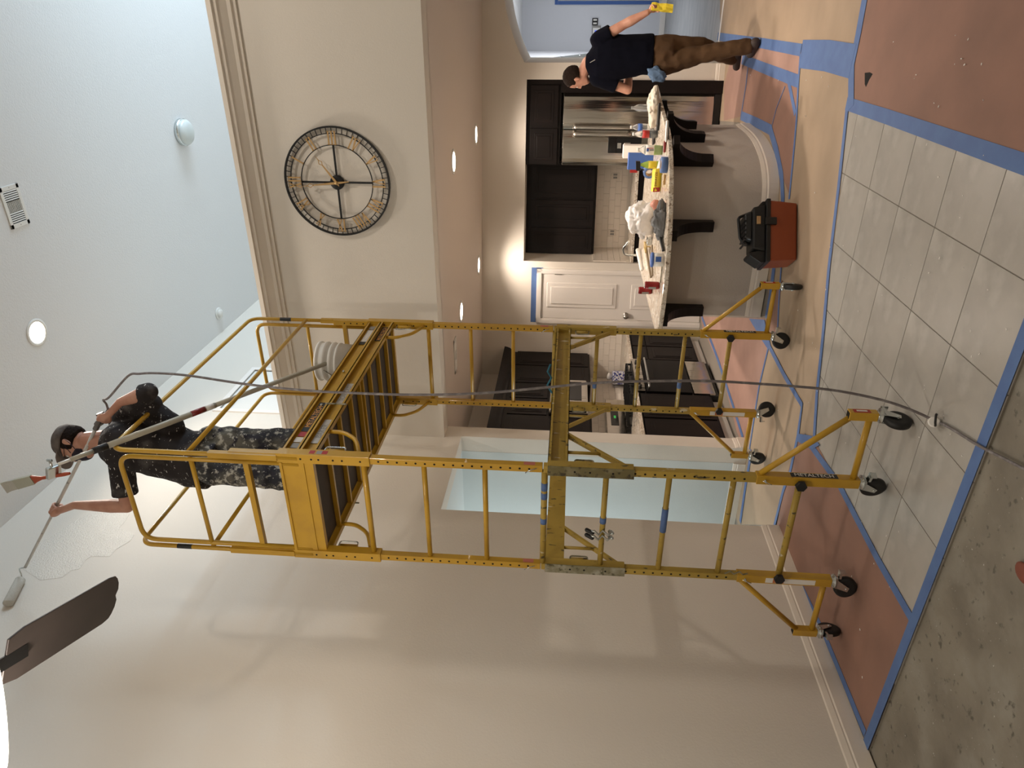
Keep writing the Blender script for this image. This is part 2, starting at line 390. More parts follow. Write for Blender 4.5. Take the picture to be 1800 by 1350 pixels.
for i in range(24):
    x0, x1, z0, z1 = ax_[i], ax_[i+1], az_[i], az_[i+1]
    vs = [wb.bm.verts.new(p) for p in ((x0, 0, z0), (x1, 0, z1), (x1, 1.18, z1), (x0, 1.18, z0), (x0, 0, KZ), (x1, 0, KZ), (x1, 1.18, KZ), (x0, 1.18, KZ))]
    for q in ((0, 1, 5, 4), (0, 3, 2, 1), (3, 7, 6, 2)): wb._f([vs[k] for k in q])
wb.box((1.464, 0, -.01), (3.5, 1.18, KZ))
struct('wall_back', wb, wall_m)
# room beyond the arch
struct('wall_foyer', MB().box((-.76, 9.95, -.01), (-.60, 15.3, KZ)), blue_wall_m)
struct('wall_foyer', MB().box((-.76, 15.3, -.01), (3.2, 15.5, KZ)), blue_wall_m)
struct('wall_foyer', MB().box((3.0, 9.95, -.01), (3.2, 11.0, KZ)).box((3.0, 14.2, -.01), (3.2, 15.3, KZ)).box((3.0, 11, -.01), (3.2, 14.2, .4)).box((3.0, 11, 2.55), (3.2, 14.2, KZ)), blue_wall_m)
struct('ceiling', MB().box((-.76, 9.95, KZ), (3.2, 15.5, KZ+.1)), ceil_m)
struct('baseboard_foyer', MB().box((-.60, 15.27, 0), (3.0, 15.3, .10)), wtrim_m)
# clock wall and its cornice
struct('wall_clock', MB().box((WX, CY, KZ), (3.5, CY+.20, 4.20)), wall_m)
prof = [(0, 4.07), (-.015, 4.07), (-.02, 4.095), (-.035, 4.10), (-.04, 4.125), (-.075, 4.175), (-.085, 4.18), (-.09, 4.205), (-.105, 4.21), (-.105, 4.245), (.20, 4.245), (.20, 4.20), (0, 4.20)]
struct('trim_2', MB().extr([(WX, CY+a, b) for a, b in prof], (6.94, 0, 0)), trim_m)
# high ceiling, right wall with its window, walls behind
struct('ceiling', MB().box((WX-.16, -3.2, CZ), (3.7, 11.2, CZ+.12)), ceil_m)
wr = MB().box((3.5, -3.2, -.01), (3.7, 6.3, CZ)).box((3.5, 9.7, -.01), (3.7, 11.2, CZ)).box((3.5, 6.3, -.01), (3.7, 9.7, 4.3)).box((3.5, 6.3, 5.7), (3.7, 9.7, CZ))
struct('wall_right', wr, wall_m)
w2 = struct('window_2', MB().box((3.5, 6.3, 4.3), (3.7, 6.36, 5.7)).box((3.5, 9.64, 4.3), (3.7, 9.7, 5.7)).box((3.5, 6.3, 4.3), (3.7, 9.7, 4.36)).box((3.5, 6.3, 5.64), (3.7, 9.7, 5.7)).box((3.5, 7.97, 4.3), (3.7, 8.03, 5.7)), white_m)
struct('wall_upper_back', MB().box((WX-.16, 11.05, KZ), (3.7, 11.2, CZ)), wall_m)
struct('wall_behind', MB().box((WX-.16, -3.4, -.01), (3.7, -3.2, CZ+.1)), wall_m)

# baseboards
def baseboard(name, p0, p1, n, h=.135, parent=None, z=0):
    """p0..p1 along the wall foot, n points into the room"""
    p0, p1, n = V((*p0, z)), V((*p1, z)), V((*n, 0)); pr = [(0, 0), (.016, 0), (.016, h*.62), (.011, h*.68), (.012, h*.74), (.006, h*.95), (.002, h), (0, h)]
    return struct(name, MB().extr([p0+n*a+V((0, 0, b)) for a, b in pr], p1-p0), trim_m)
baseboard('baseboard_left', (WX, -3.2), (WX, hy0), (1, 0))
baseboard('baseboard_back', (-.64, yb(-.64)), (-.464, yb(-.464)), (0, -1), .10)
baseboard('baseboard_hall', (-6.1, hy1), (WX-.16, hy1), (0, -1), .11)
baseboard('baseboard_pier', (WX, hy1), (WX, 5.6), (1, 0), .11)

def atw(ix, iy, t=0):
    d = ray(ix, iy); return V((0, 0, HC))+d*((8.79+.066+t)/(d.y-.165*d.x))
for (ax0_, ay0_), (ax1_, ay1_), nm in (((934.5, 470), (941.5, 566), 'across the top'), ((942, 470), (955, 474), 'short piece at the left'), ((942, 562), (978, 566), 'at the right side')):
    a_, b_ = atw(ax0_, ay0_), atw(ax1_, ay1_)
    z1_, z0_ = (a_.z, b_.z) if a_.z > b_.z else (b_.z, a_.z)
    single('painter_tape', MB(bw).box((min(a_.x, b_.x), -.0015, z0_), (max(a_.x, b_.x), 0, z1_)), tape_m, 'blue tape around the white pantry door frame, '+nm, 'tape')
# tile backsplash: separate tiles on the alcove's back and side and on the range wall
tw, th = .152, .076
def splash(parent, xs, z0, z1, place):
    k = 0; z = z0; r = 0
    while z < z1-.02:
        x = xs[0]-(tw/2 if r % 2 else 0)
        while x < xs[1]-.01:
            a, b = max(x+.0012, xs[0]), min(x+tw-.0012, xs[1])
            if b-a > .02: obj('wall_tile', place(a, b, z+.0012, min(z+th-.0012, z1)), wall_tile_m, parent)
            x += tw
        z += th; r += 1
splash(wbk, (-2.70, -1.60), .955, 1.37, lambda a, b, c, d: MB(bw).box((a, .632, c), (b, .64, d)))
splash(wbk, (.06, .64), .955, 1.37, lambda a, b, c, d: MB().box((-2.70, yb(-2.7)+a, c), (-2.692, yb(-2.7)+b, d)))
splash(wkl, (5.62, 8.15), .955, 1.37, lambda a, b, c, d: MB().box((-4.18, a, c), (-4.172, b, d)))
splash(wbk, (-4.17, -3.50), .955, 1.37, lambda a, b, c, d: MB(bw).box((a, -.008, c), (b, 0, d)))

# white pantry door in the back wall
d = struct('door_1', MB(bw).box((-3.40, -.014, .01), (-2.85, .01, 2.0)), wtrim_m)
for z0, z1 in ((1.06, 1.93), (.12, .88)):
    obj('door_panel', MB(bw).box((-3.26, -.022, z0), (-2.955, -.012, z1)).box((-3.215, -.030, z0+.045), (-3.0, -.020, z1-.045)), wtrim_m, d, bevel=.006)
k = obj('door_knob', MB(bw).lathe((-3.335, -.014, .93), (0, -1, 0), [(.032, 0), (.032, .008), (.012, .012), (.012, .035), (.028, .045), (.034, .06), (.028, .075), (.006, .082)], 20), nickel_m, d)
for z in (1.75, .3): obj('hinge', MB(bw).box((-2.856, -.022, z), (-2.842, -.012, z+.09)), nickel_m, d)
cas = MB(bw)
for a, b in (((-3.475, 0), (-3.405, 2.065)), ((-2.845, 0), (-2.785, 2.065)), ((-3.475, 2.005), (-2.785, 2.065))):
    cas.box((a[0], -.022, a[1]), (b[0], 0, b[1]))
    cas.box((a[0]+.012, -.028, a[1]+.0), (b[0]-.02 if b[0]-a[0] < .2 else b[0]-.012, -.02, b[1]-.012))
struct('trim_3', cas, wtrim_m)

# ================================================================ FLOOR PROTECTION: paper and tape
LV = [0]
def sheet(name, pts, m, lvl, label, cat, group=None):
    LV[0] += 1; lvl += LV[0]*.045
    P = [at(a, b, z=0) for a, b in pts]
    mb = MB().prism(P, .0002+lvl*.0007, .0008+lvl*.0007)
    return single(name, mb, m, label, cat, group)
sheet('floor_paper', [(1432, 776), (1448, 594), (1459, 480), (1475, 360), (1492, 190), (1497, 105), (1405, 85), (1340, 60), (1262, 60), (1262, 212), (1300, 215), (1330, 240), (1355, 560), (1232, 560), (1270, 650), (1305, 770), (1312, 795), (1292, 900), (1297, 922), (1363, 923), (1380, 850), (1401, 772)], tan_m, 1, 'long tan paper strip between the kitchen island and the grey floor tiles', 'floor paper')
sheet('floor_paper', [(1266, -60), (1266, 72), (1335, 72), (1409, 82), (1500, 108), (1530, -60)], tan_m, 2, 'tan paper sheet by the arch at the foot of the man in navy', 'floor paper')
sheet('floor_paper', [(1366, 922), (1380, 852), (1401, 772), (1436, 780), (1600, 1085), (1527, 1305)], red_m, 2, 'red-brown paper sheet along the left wall under the yellow scaffold', 'floor paper')
sheet('floor_paper', [(1531, -60), (1504, 100), (1492, 186), (1640, 232), (1800, 286), (1960, 335), (1960, -60)], red_m, 2, 'large red-brown paper sheet with a torn black hole, right of the floor tiles', 'floor paper')
sheet('floor_paper', [(1273, 150), (1285, 105), (1335, 74), (1409, 92), (1404, 142), (1316, 112), (1303, 205), (1273, 212)], red2_m, 3, 'pale red paper sheet in front of the steel refrigerator', 'floor paper')
sheet('floor_paper', [(1316, 112), (1404, 142), (1401, 212), (1389, 345), (1372, 300), (1356, 228), (1303, 204)], red_m, 3, 'red-brown paper patch around the curved right end of the island', 'floor paper')
sheet('floor_paper', [(1232, 556), (1345, 560), (1352, 608), (1328, 712), (1309, 790), (1296, 760), (1268, 650), (1235, 575)], red2_m, 3, 'pinkish red paper sheet on the kitchen floor before the range', 'floor paper')
sheet('floor_paper', [(1353, 500), (1374, 500), (1366, 592), (1346, 575)], red_m, 4, 'narrow red paper strip under the far outrigger beside the toolbox', 'floor paper')
tape_n = 0
def tape(pts, w, label, m=tape_m, lvl=5):
    LV[0] += 1; lvl += LV[0]*.045
    P = [at(a, b, z=0) for a, b in pts]; mb = MB(); z0, z1 = .0002+lvl*.0007, .0012+lvl*.0007
    n = len(P); L, R = [], []
    for i, p in enumerate(P):
        t = (P[min(i+1, n-1)]-P[max(i-1, 0)]).normalized(); s = V((-t.y, t.x, 0))*w/2
        L.append(p+s); R.append(p-s)
    mb.prism(L+R[::-1], z0, z1)
    return single('painter_tape', mb, m, label, 'tape', 'blue tape holding down the floor paper')
tape([(1490, 190), (1475, 330), (1458, 470), (1447, 595), (1437, 690), (1432, 770)], .045, 'long blue tape line between tan paper and the floor tiles')
tape([(1415, 768), (1475, 850), (1545, 985), (1605, 1090)], .05, 'blue tape line between the tiles and the left red paper')
single('painter_tape', MB().prism([(WX+.002, EL(WX)), (.3, EL(.3)), (.3, EL(.3)+.062), (WX+.002, EL(WX)+.062)], .0048, .0056), tape_m, 'blue tape along the tile edge next to bare concrete', 'tape', 'blue tape holding down the floor paper')
tape([(1489, 182), (1560, 205), (1650, 236), (1800, 288), (1950, 340)], .075, 'wide blue tape between the tiles and the large red sheet')
tape([(1362, 925), (1400, 1010), (1450, 1115), (1522, 1290)], .05, 'blue tape at the foot of the left baseboard')
tape([(1497, 190), (1498, 118), (1510, 60), (1530, -50)], .085, 'blue tape between the tan sheet and the large red sheet', lvl=6)
tape([(1262, 64), (1300, 70), (1335, 75), (1409, 88)], .085, 'blue tape crossing under the heel of the man in navy')
tape([(1409, 95), (1455, 98), (1500, 108)], .19, 'widest blue tape block at the corner of three papers', lvl=7)
tape([(1305, 104), (1340, 118), (1404, 143)], .09, 'blue tape between the pale and dark red papers near the refrigerator')
tape([(1303, 205), (1312, 150), (1316, 113)], .03, 'short thin blue tape beside the refrigerator front')
tape([(1408, 95), (1404, 150), (1401, 212), (1394, 290), (1388, 350)], .035, 'blue tape at the edge of dark red paper facing the island')
tape([(1303, 203), (1330, 215), (1355, 228), (1366, 265), (1375, 310), (1377, 350), (1372, 400), (1364, 450), (1355, 520), (1348, 560)], .085, 'blue tape following the curved island baseboard', lvl=6)
tape([(1384, 128), (1399, 200)], .05, 'short blue tape gusset on dark red paper')
tape([(1356, 228), (1366, 190), (1381, 152)], .012, 'hair-thin blue tape seam across dark red paper', lvl=6)
tape([(1374, 470), (1370, 530), (1367, 600)], .03, 'blue tape left of the toolbox under the far outrigger')
tape([(1234, 556), (1262, 630), (1290, 715), (1307, 770)], .05, 'blue tape along the kitchen cabinets by the range', lvl=6)
tape([(1354, 600), (1335, 680), (1318, 790)], .03, 'thin blue tape beside pinkish kitchen paper')
tape([(1353, 608), (1380, 660), (1411, 712), (1404, 764)], .045, 'bent blue tape line crossing the tan paper', lvl=7)
tape([(1404, 764), (1390, 830), (1378, 862), (1362, 925)], .04, 'blue tape from the tape block to the hall corner', lvl=6)
tape([(1322, 792), (1312, 850), (1302, 918)], .06, 'blue tape at the foot of the hall wall', tape_m, 6)
sheet('painter_tape', [(1318, 560), (1345, 562), (1352, 590), (1357, 612), (1350, 612), (1342, 600)], tape_m, 8, 'blue tape triangle beside the far left island corner', 'tape', 'blue tape holding down the floor paper')
sheet('painter_tape', [(1403, 762), (1428, 766), (1443, 782), (1430, 790), (1402, 775)], tape_m, 8, 'blue tape block where tan and left red paper meet the tiles', 'tape', 'blue tape holding down the floor paper')
# torn hole in the big red sheet
hp = [at(a, b, z=0) for a, b in ((1521, 128), (1530, 127), (1535, 130), (1529, 140), (1523, 153), (1521, 148))]
single('paper_tear', MB().prism(hp, .0027, .0031), hole_m, 'black tear in the large red floor paper', 'tear')
# paint crumbs on paper and tiles
cr_ = MB(); random.seed(3)
for k in range(100):
    ix, iy = random.uniform(1310, 1790), random.uniform(60, 1250)
    p = at(ix, iy, z=0)
    if p.x < WX+.05 or p.y < 2.55 or p.y > 7.5 or (p.y > 5.5 and p.x < -.9) or (p.y > 4.95 and p.x < -1.1): continue
    s_ = random.uniform(.002, .006); a = random.uniform(0, pi)
    cr_.obox((p.x, p.y, .0085), V((cos(a), sin(a), 0))*s_, V((-sin(a), cos(a), 0))*s_*.5, (0, 0, .001))
tag(obj('paint_crumbs', cr_, paper_m, kind='stuff'), 'small white paint crumbs scattered over papers and tiles', 'debris')

# ================================================================ LIGHTS AND FITTINGS ON THE CEILINGS
def can(loc, label, power, group, r=.088):
    t = thing('recessed_light', label, 'ceiling light', loc, group); x, y, z = loc
    obj('light_trim', MB().lathe((x, y, z), (0, 0, -1), [(r+.025, 0), (r+.025, .004), (r, .007), (r, .001)], 28), white_m, t)
    obj('light_lens', MB().lathe((x, y, z), (0, 0, -1), [(r-.002, .0005), (r-.002, .0035), (r*.5, .005)], 24), bright_m, t)
    kit = z < 4; s_ = spot('lamp', (0, 0, -.03), power, WARM if kit else WARM2, 132 if kit else 160, .08 if kit else .16, blend=.9 if kit else .6); s_.parent = t
    return t
for (x, y), nm in zip(((-2.68, 6.62), (-2.65, 8.05), (-1.17, 6.51), (-1.16, 8.10), (.32, 6.5), (.32, 8.1)),
        ('above the range front, near the clock wall', 'near the white pantry door', 'above the middle of the island, nearest the clock', 'above the refrigerator front', 'outside the frame to the right, near', 'outside the frame to the right, far')):
    can((x, y, KZ), 'round recessed kitchen light '+nm, P_KIT*(.62 if y > 7.5 else 1.15), 'recessed kitchen lights')
can((-2.24, 4.81, CZ), 'glowing recessed light in the high white ceiling', P_CAN, 'recessed high ceiling lights')
can((.9, 3.4, CZ), 'recessed high ceiling light outside the frame to the right', P_CAN*1.35, 'recessed high ceiling lights')  # unseen can, added and powered up to brighten the clock wall
can((-2.24, -1.2, CZ), 'recessed high ceiling light behind the viewer', P_CAN, 'recessed high ceiling lights')  # unseen can, added for the overall brightness of room and floor
c0 = V((-1.10, 7.62, CZ)); t = thing('flush_light', 'unlit frosted dome light with chrome ring on the high ceiling', 'ceiling light', c0)
obj('ring', MB().lathe(c0, (0, 0, -1), [(.135, 0), (.14, .01), (.14, .045), (.125, .05)], 32), chrome_m, t)
obj('glass_dome', MB().lathe(c0, (0, 0, -1), [(.132, .045), (.13, .07), (.11, .095), (.07, .11), (.01, .115)], 32), frost_m, t)
c0 = V((-3.20, 7.60, CZ)); t = thing('smoke_detector', 'white round smoke detector on the high ceiling near left wall', 'smoke detector', c0)
obj('base', MB().lathe(c0, (0, 0, -1), [(.075, 0), (.075, .012), (.06, .018)], 28), white_m, t)
obj('cover', MB().lathe(c0, (0, 0, -1), [(.055, .015), (.052, .035), (.03, .042), (.005, .043)], 24), white_m, t)
def vent(c, w, l, label, n, rib=True):
    """w along y, l along x, hanging from z"""
    x, y, z = c; t = thing('ceiling_vent', label, 'vent', c)
    f = MB(); b = .028
    f.box((x-l/2, y-w/2, z-.008), (x+l/2, y-w/2+b, z)).box((x-l/2, y+w/2-b, z-.008), (x+l/2, y+w/2, z)).box((x-l/2, y-w/2, z-.008), (x-l/2+b*1.2, y+w/2, z)).box((x+l/2-b*1.2, y-w/2, z-.008), (x+l/2, y+w/2, z))
    obj('frame', f, white_m, t, bevel=.002)
    obj('dark_duct', MB().box((x-l/2+b, y-w/2+b, z-.0015), (x+l/2-b, y+w/2-b, z-.0005)), hole_m, t)
    i0, i1 = x-l/2+b*1.2, x+l/2-b*1.2; third = (i1-i0)/3
    for k in range(5):
        for s0 in (i0, i1-third):
            xx = s0+third*(k+.75)/5.2
            obj('slat', MB().obox((xx, y, z-.005), (.004, 0, .002), (0, w/2-b, 0), (-.0008, 0, .0016)), white_m, t)
    for k in range(n):
        yy = y-w/2+b+(w-2*b)*(k+.5)/n
        obj('slat', MB().obox((x, yy, z-.005), (third/2, 0, 0), (0, .0028, .001), (0, -.0008, .0015)), white_m, t)
    for s0 in (x-l/2+.015, x+l/2-.015): obj('screw', MB().cyl((s0, y, z-.0095), (s0, y, z-.0075), .004), nickel_m, t)
    return t
vent((-1.275, 5.005, CZ), .20, .31, 'white three-way air vent in the high ceiling', 11)
vent((-2.96, 6.16, KZ), .13, .36, 'narrow white air vent in the kitchen ceiling', 6)

# ceiling fan: only one blade tip and the lamp bowl come into view
hub = V((-1.585, 1.13, 3.25)); t = thing('ceiling_fan', 'dark brown ceiling fan blade beside a bright lamp bowl', 'ceiling fan', (hub.x, hub.y, 3.0))
obj('downrod', MB().cyl(hub+V((0, 0, .1)), (hub.x, hub.y, CZ), .013), black_m, t)
obj('motor_housing', MB().lathe(hub+V((0, 0, -.09)), (0, 0, 1), [(.05, .05), (.10, .07), (.12, .10), (.12, .16), (.08, .20), (.02, .24)], 32), black_m, t)
def blade(ang):
    d_ = V((cos(ang), sin(ang), 0)); s_ = V((-d_.y, d_.x, 0)); L0, L1 = .16, .665; b = MB()
    pl = [(L0, -.070), (L0+.06, -.083), (L1-.06, -.085), (L1-.028, -.079), (L1-.014, -.066), (L1-.002, -.045), (L1+.002, -.02), (L1-.008, 0), (L1+.002, .02), (L1-.002, .045), (L1-.014, .066), (L1-.028, .079), (L1-.06, .085), (L0+.06, .083), (L0, .070)]
    tl = lambda u, v: hub+d_*u+s_*v+V((0, 0, v*.20))
    b.extr([tl(u, v) for u, v in pl], (0, 0, .007)); obj('fan_blade', b, fan_m, t, bevel=.002)
    obj('blade_iron', MB().bar(hub+d_*.09, hub+d_*.24+V((0, 0, -.002)), .04, .006), black_m, t)
for k in range(4): blade(radians(112.6+90*k))
def shade(rim, ax0, R):
    rim, ax0 = V(rim), V(ax0).normalized(); L = R*1.25; c0 = rim-ax0*L
    obj('lamp_arm', MB().tube([hub+V((0, 0, .04)), (hub+c0)/2+V((0, 0, .05)), c0], .008, 8), black_m, t)
    obj('glass_shade', MB().lathe(c0, ax0, [(R*.3, 0), (R*.42, L*.12), (R*.7, L*.55), (R*.97, L*.97), (R, L), (R*.93, L), (R*.6, L*.5), (R*.2, L*.1)], 32), fanl_m, t)
pa = at(7, 1322, y=1.06); pb_ = at(-9, 1172, y=1.10)
rv_ = ((pa+pb_)/2-V((0, 0, HC))).normalized(); ax_s = rv_.cross(pa-pb_).normalized(); ax_s = ax_s if ax_s.dot(-cu) > 0 else -ax_s
shade((pa+pb_)/2, ax_s-rv_*.10, (pa-pb_).length/2)
for a in (radians(40), radians(-70)): shade(hub+V((cos(a)*.15, sin(a)*.15, .02)), (cos(a)*.3, sin(a)*.3, -1), .06)
fl_ = bpy.data.lights.new('lamp', 'POINT'); fl_.energy = P_FAN; fl_.color = WARM2; fl_.shadow_soft_size = .09
fo = bpy.data.objects.new('lamp', fl_); COL.objects.link(fo); fo.parent = t; fo.location = (-.16, -.16, .23)

# ================================================================ WALL CLOCK
cc = V((-1.135, CY-.022, 3.485)); RX = .41
t = thing('wall_clock', 'large round black skeleton wall clock with gold roman numerals and hands', 'clock', (cc.x, cc.y, cc.z-RX))
def cp(r, a, dy=0): return V((cc.x+r*sin(a), cc.y+dy, cc.z+r*cos(a)))       # a clockwise from twelve
def ringm(r, w, th, dy=0, n=72):
    m = MB(); sec = []
    pts = [cp(r, 2*pi*i/n, dy) for i in range(n)]
    rings = []
    for i in range(n):
        a = 2*pi*i/n; rd = V((sin(a), 0, cos(a))); yy = V((0, 1, 0)); p = pts[i]
        rings.append([m.bm.verts.new(p+rd*w/2*sx+yy*th/2*sy) for sx, sy in ((-1, -1), (1, -1), (1, 1), (-1, 1))])
    for i in range(n): m.skin(rings[i], rings[(i+1) % n], False)
    return m
obj('outer_ring', ringm(RX, .012, .022), black_m, t); obj('minute_ring', ringm(RX-.046, .006, .010, -.003), black_m, t)
obj('inner_ring', ringm(RX-.130, .006, .010, -.003), black_m, t)
tk = MB()
for k in range(60):
    a = 2*pi*k/60; tk.bar(cp(RX-.044, a, -.005), cp(RX-.006, a, -.005), .004, .008, up=(0, 1, 0))
obj('minute_ticks', tk, black_m, t, kind='stuff')
for k in range(4): obj('spoke', MB().bar(cp(.03, pi/2*k, .004), cp(RX-.128, pi/2*k, .004), .014, .008, up=(0, 1, 0)), black_m, t)
obj('hub', MB().lathe(cp(0, 0, .01), (0, -1, 0), [(.055, 0), (.055, .016), (.05, .02), (.01, .021)], 32), black_m, t)
obj('hub_pin', MB().lathe(cp(0, 0, -.012), (0, -1, 0), [(.014, 0), (.014, .014), (.004, .017)], 16), gold_m, t)
nums = ['XII', 'I', 'II', 'III', 'IV', 'V', 'VI', 'VII', 'VIII', 'IX', 'X', 'XI']
for k, s_ in enumerate(nums):
    a = 2*pi*k/12; r0, r1 = RX-.126, RX-.030; n_ = MB()
    wd = {'I': .025, 'V': .050, 'X': .046}; tot = sum(wd[c] for c in s_); x0 = -tot/2
    q = lambda u, v: cp(v, a, -.014)+V((cos(a), 0, -sin(a)))*u
    for c in s_:
        w_ = wd[c]; m_ = x0+w_/2
        if c == 'I': seg = [((m_, r0), (m_, r1), .011)]
        elif c == 'V': seg = [((m_-w_*.36, r1), (m_, r0), .012), ((m_+w_*.36, r1), (m_, r0), .007)]
        else: seg = [((m_-w_*.34, r1), (m_+w_*.34, r0), .012), ((m_+w_*.34, r1), (m_-w_*.34, r0), .007)]
        for (a0, b0), (a1, b1), ww in seg: n_.bar(q(a0, b0), q(a1, b1), ww, .004, up=(0, 1, 0))
        for rr in (r0, r1):
            if c != 'V' or rr == r1: n_.bar(q(m_-w_*.42, rr), q(m_+w_*.42, rr), .004, .004, up=(0, 1, 0))
        x0 += w_
    obj('numeral', n_, gold_m, t)
def hand(name, ang, L, tail, w, dy):
    m = MB(); a = radians(ang); dv = V((sin(a), 0, cos(a))); sv = V((cos(a), 0, -sin(a))); o = cp(0, 0, dy)
    P = lambda l, s: o+dv*l+sv*s
    m.extr([P(-tail, -w*.2), P(0, -w*.8), P(L*.5, -w*.45), P(L*.66, -w*.35), P(L*.66, w*.35), P(L*.5, w*.45), P(0, w*.8), P(-tail, w*.2)], (0, .004, 0))
    for s in (-1, 1): m.bar(P(L*.65, 0), P(L*.74, s*w*1.25), .005, .004, up=(0, 1, 0)).bar(P(L*.74, s*w*1.25), P(L*.83, 0), .005, .004, up=(0, 1, 0))
    m.extr([P(L*.81, -w*.35), P(L, 0), P(L*.81, w*.35)], (0, .004, 0))
    obj(name, m, gold_m, t)
hand('minute_hand', -6, .285, .10, .012, -.024); hand('hour_hand', 54, .25, .03, .012, -.020)

# ================================================================ KITCHEN
def door_front(parent, name, a0, a1, z0, z1, box, knob=None):
    """raised panel front; box(a0,a1,d0,d1,z0,z1) makes a box at depth d out of the carcass face"""
    g = .003
    o = obj(name, box(a0+g, a1-g, 0, .018, z0+g, z1-g), dark_m, parent, bevel=.0015)
    fr = .055
    if z1-z0 > .2 and a1-a0 > .2:
        obj('raised_panel', box(a0+fr, a1-fr, .0185, .0225, z0+fr, z1-fr), dark_m, o, bevel=.0015)
        obj('raised_panel', box(a0+fr+.03, a1-fr-.03, .0225, .027, z0+fr+.03, z1-fr-.03), dark_m, o, bevel=.002)
    return o
bx_back = lambda t0: (lambda a0, a1, d0, d1, z0, z1: MB(bw).box((a0, t0-d1, z0), (a1, t0-d0, z1)))
bx_left = lambda x0: (lambda a0, a1, d0, d1, z0, z1: MB().box((x0+d0, a0, z0), (x0+d1, a1, z1)))
def cabinet(label, box, a0, a1, z0, z1, depth, fronts, loc, kick=0, group=None):
    t = thing('cabinet', label, 'cabinet', loc, group)
    obj('carcass', box(a0, a1, -depth, 0, z0+kick, z1), dark_m, t)
    if kick: obj('toe_kick', box(a0, a1, -depth, -.06, .002, kick), wtrim_m, t)
    for nm, b0, b1, c0, c1 in fronts: door_front(t, nm, b0, b1, c0, c1, box)
    return t
# back wall
B = bx_back(.05); yb_ = lambda x, t: (x, yb(x)+t, 0)
tp = cabinet('dark wall cabinet above the steel refrigerator with a tall end panel', B, -1.575, -.642, 1.83, 2.232, .55, [('door', -1.57, -1.165, 1.86, 2.19), ('door', -1.155, -.70, 1.86, 2.19)], (-1.1, yb(-1.1)+.3, 1.83))
obj('end_panel', MB(bw).box((-.775, -.02, 0), (-.642, .6, 1.83)), dark_m, tp)
B = bx_back(.33)
for a0, a1, nm in ((-2.02, -1.575, 'next to the refrigerator'), (-2.36, -2.02, 'in the middle of the alcove'), (-2.695, -2.36, 'at the left end of the alcove')):
    cabinet('dark tall wall cabinet '+nm, B, a0, a1, 1.36, 2.232, .30, [('door', a0+.012, a1-.012, 1.385, 2.17)], ((a0+a1)/2, yb((a0+a1)/2)+.5, 1.36), group='wall cabinets in the alcove')
B = bx_back(.06)
for a0, a1, nm in ((-2.69, -2.29, 'left end'), (-2.29, -1.60, 'beside the refrigerator')):
    cabinet('dark base cabinet under the back worktop, '+nm, B, a0, a1, 0, .875, .56, [('drawer', a0+.01, a1-.01, .70, .86), ('door', a0+.01, a1-.01, .12, .69)], ((a0+a1)/2, yb((a0+a1)/2)+.3, 0), kick=.10)
single('worktop', MB(bw).box((-2.695, .02, .876), (-1.59, .632, .912)), granite_m, 'speckled granite worktop in the back alcove', 'worktop', bevel=.004)
# wall sockets
for x in (-1.80, -2.50):
    s_ = thing('wall_socket', 'cream wall socket on alcove tiles near %s' % ('the refrigerator' if x > -2 else 'the left cabinet end'), 'socket', (x, yb(x)+.625, 1.09))
    obj('cover_plate', MB(bw).box((x-.04, .626, 1.07), (x+.04, .632, 1.17)), trim_m, s_, bevel=.002)
    for dx in (-.018, .018): obj('outlet', MB(bw).box((x+dx-.012, .6245, 1.095), (x+dx+.012, .6265, 1.145)), grey_m, s_)
# refrigerator
t = thing('refrigerator', 'stainless steel french door refrigerator with black base', 'refrigerator', (-1.17, yb(-1.17)+.3, 0))
obj('cabinet_shell', MB(bw).box((-1.572, .075, .02), (-.782, .62, 1.79)), dark2_m, t)
def steel_door(name, a0, a1, z0, z1):
    m = MB(bw); n = 10; L0, L1 = [], []
    for i in range(n+1):
        a = a0+(a1-a0)*i/n; u = 2*i/n-1; dd = .02+.018*(1-u*u)*1.0-.012*abs(u)**8
        L0.append((a, .07-dd-.02)); L1.append((a, .07))
    m.prism(L0+L1[::-1], z0, z1)
    o = obj(name, m, steel_m, t, bevel=.004)
    for p in o.data.polygons: p.use_smooth = False
    return o
dl = steel_door('left_door', -1.572, -1.182, .745, 1.80); dr = steel_door('right_door', -1.174, -.782, .745, 1.80)
fz = steel_door('freezer_drawer', -1.572, -.782, .08, .735)
obj('base_grille', MB(bw).box((-1.572, .0, .012), (-.782, .1, .075)), dark2_m, t)
for o_, x in ((dl, -1.215), (dr, -1.14)):
    obj('door_handle', MB(bw).tube(fillet([(x, .01, 1.66), (x, -.05, 1.66), (x, -.055, 1.02), (x, .01, 1.02)], .02), .022, 12), handle_m, o_)
obj('drawer_handle', MB(bw).tube(fillet([(-1.5, .01, .66), (-1.5, -.05, .66), (-.85, -.05, .66), (-.85, .01, .66)], .02), .014, 10), steel_m, fz)
dp = obj('water_dispenser', MB(bw).box((-1.425, -.004, .875), (-1.252, .04, 1.262)), dark2_m, dl, bevel=.004)
obj('control_panel', MB(bw).box((-1.42, -.008, 1.17), (-1.258, 0, 1.255)), glass_m, dl)
obj('spout', MB(bw).box((-1.37, -.018, 1.11), (-1.31, 0, 1.155)), chrome_m, dl); obj('paddle', MB(bw).box((-1.375, -.014, 1.0), (-1.305, 0, 1.08)), steel_m, dl, bevel=.004)
sw = MB(bw).tube([(-.90-.012*sin(k*.9), -.0335+.004*((k-18)/18)**2*0, 1.72-k*.022) for k in range(34)], .0018, 6)

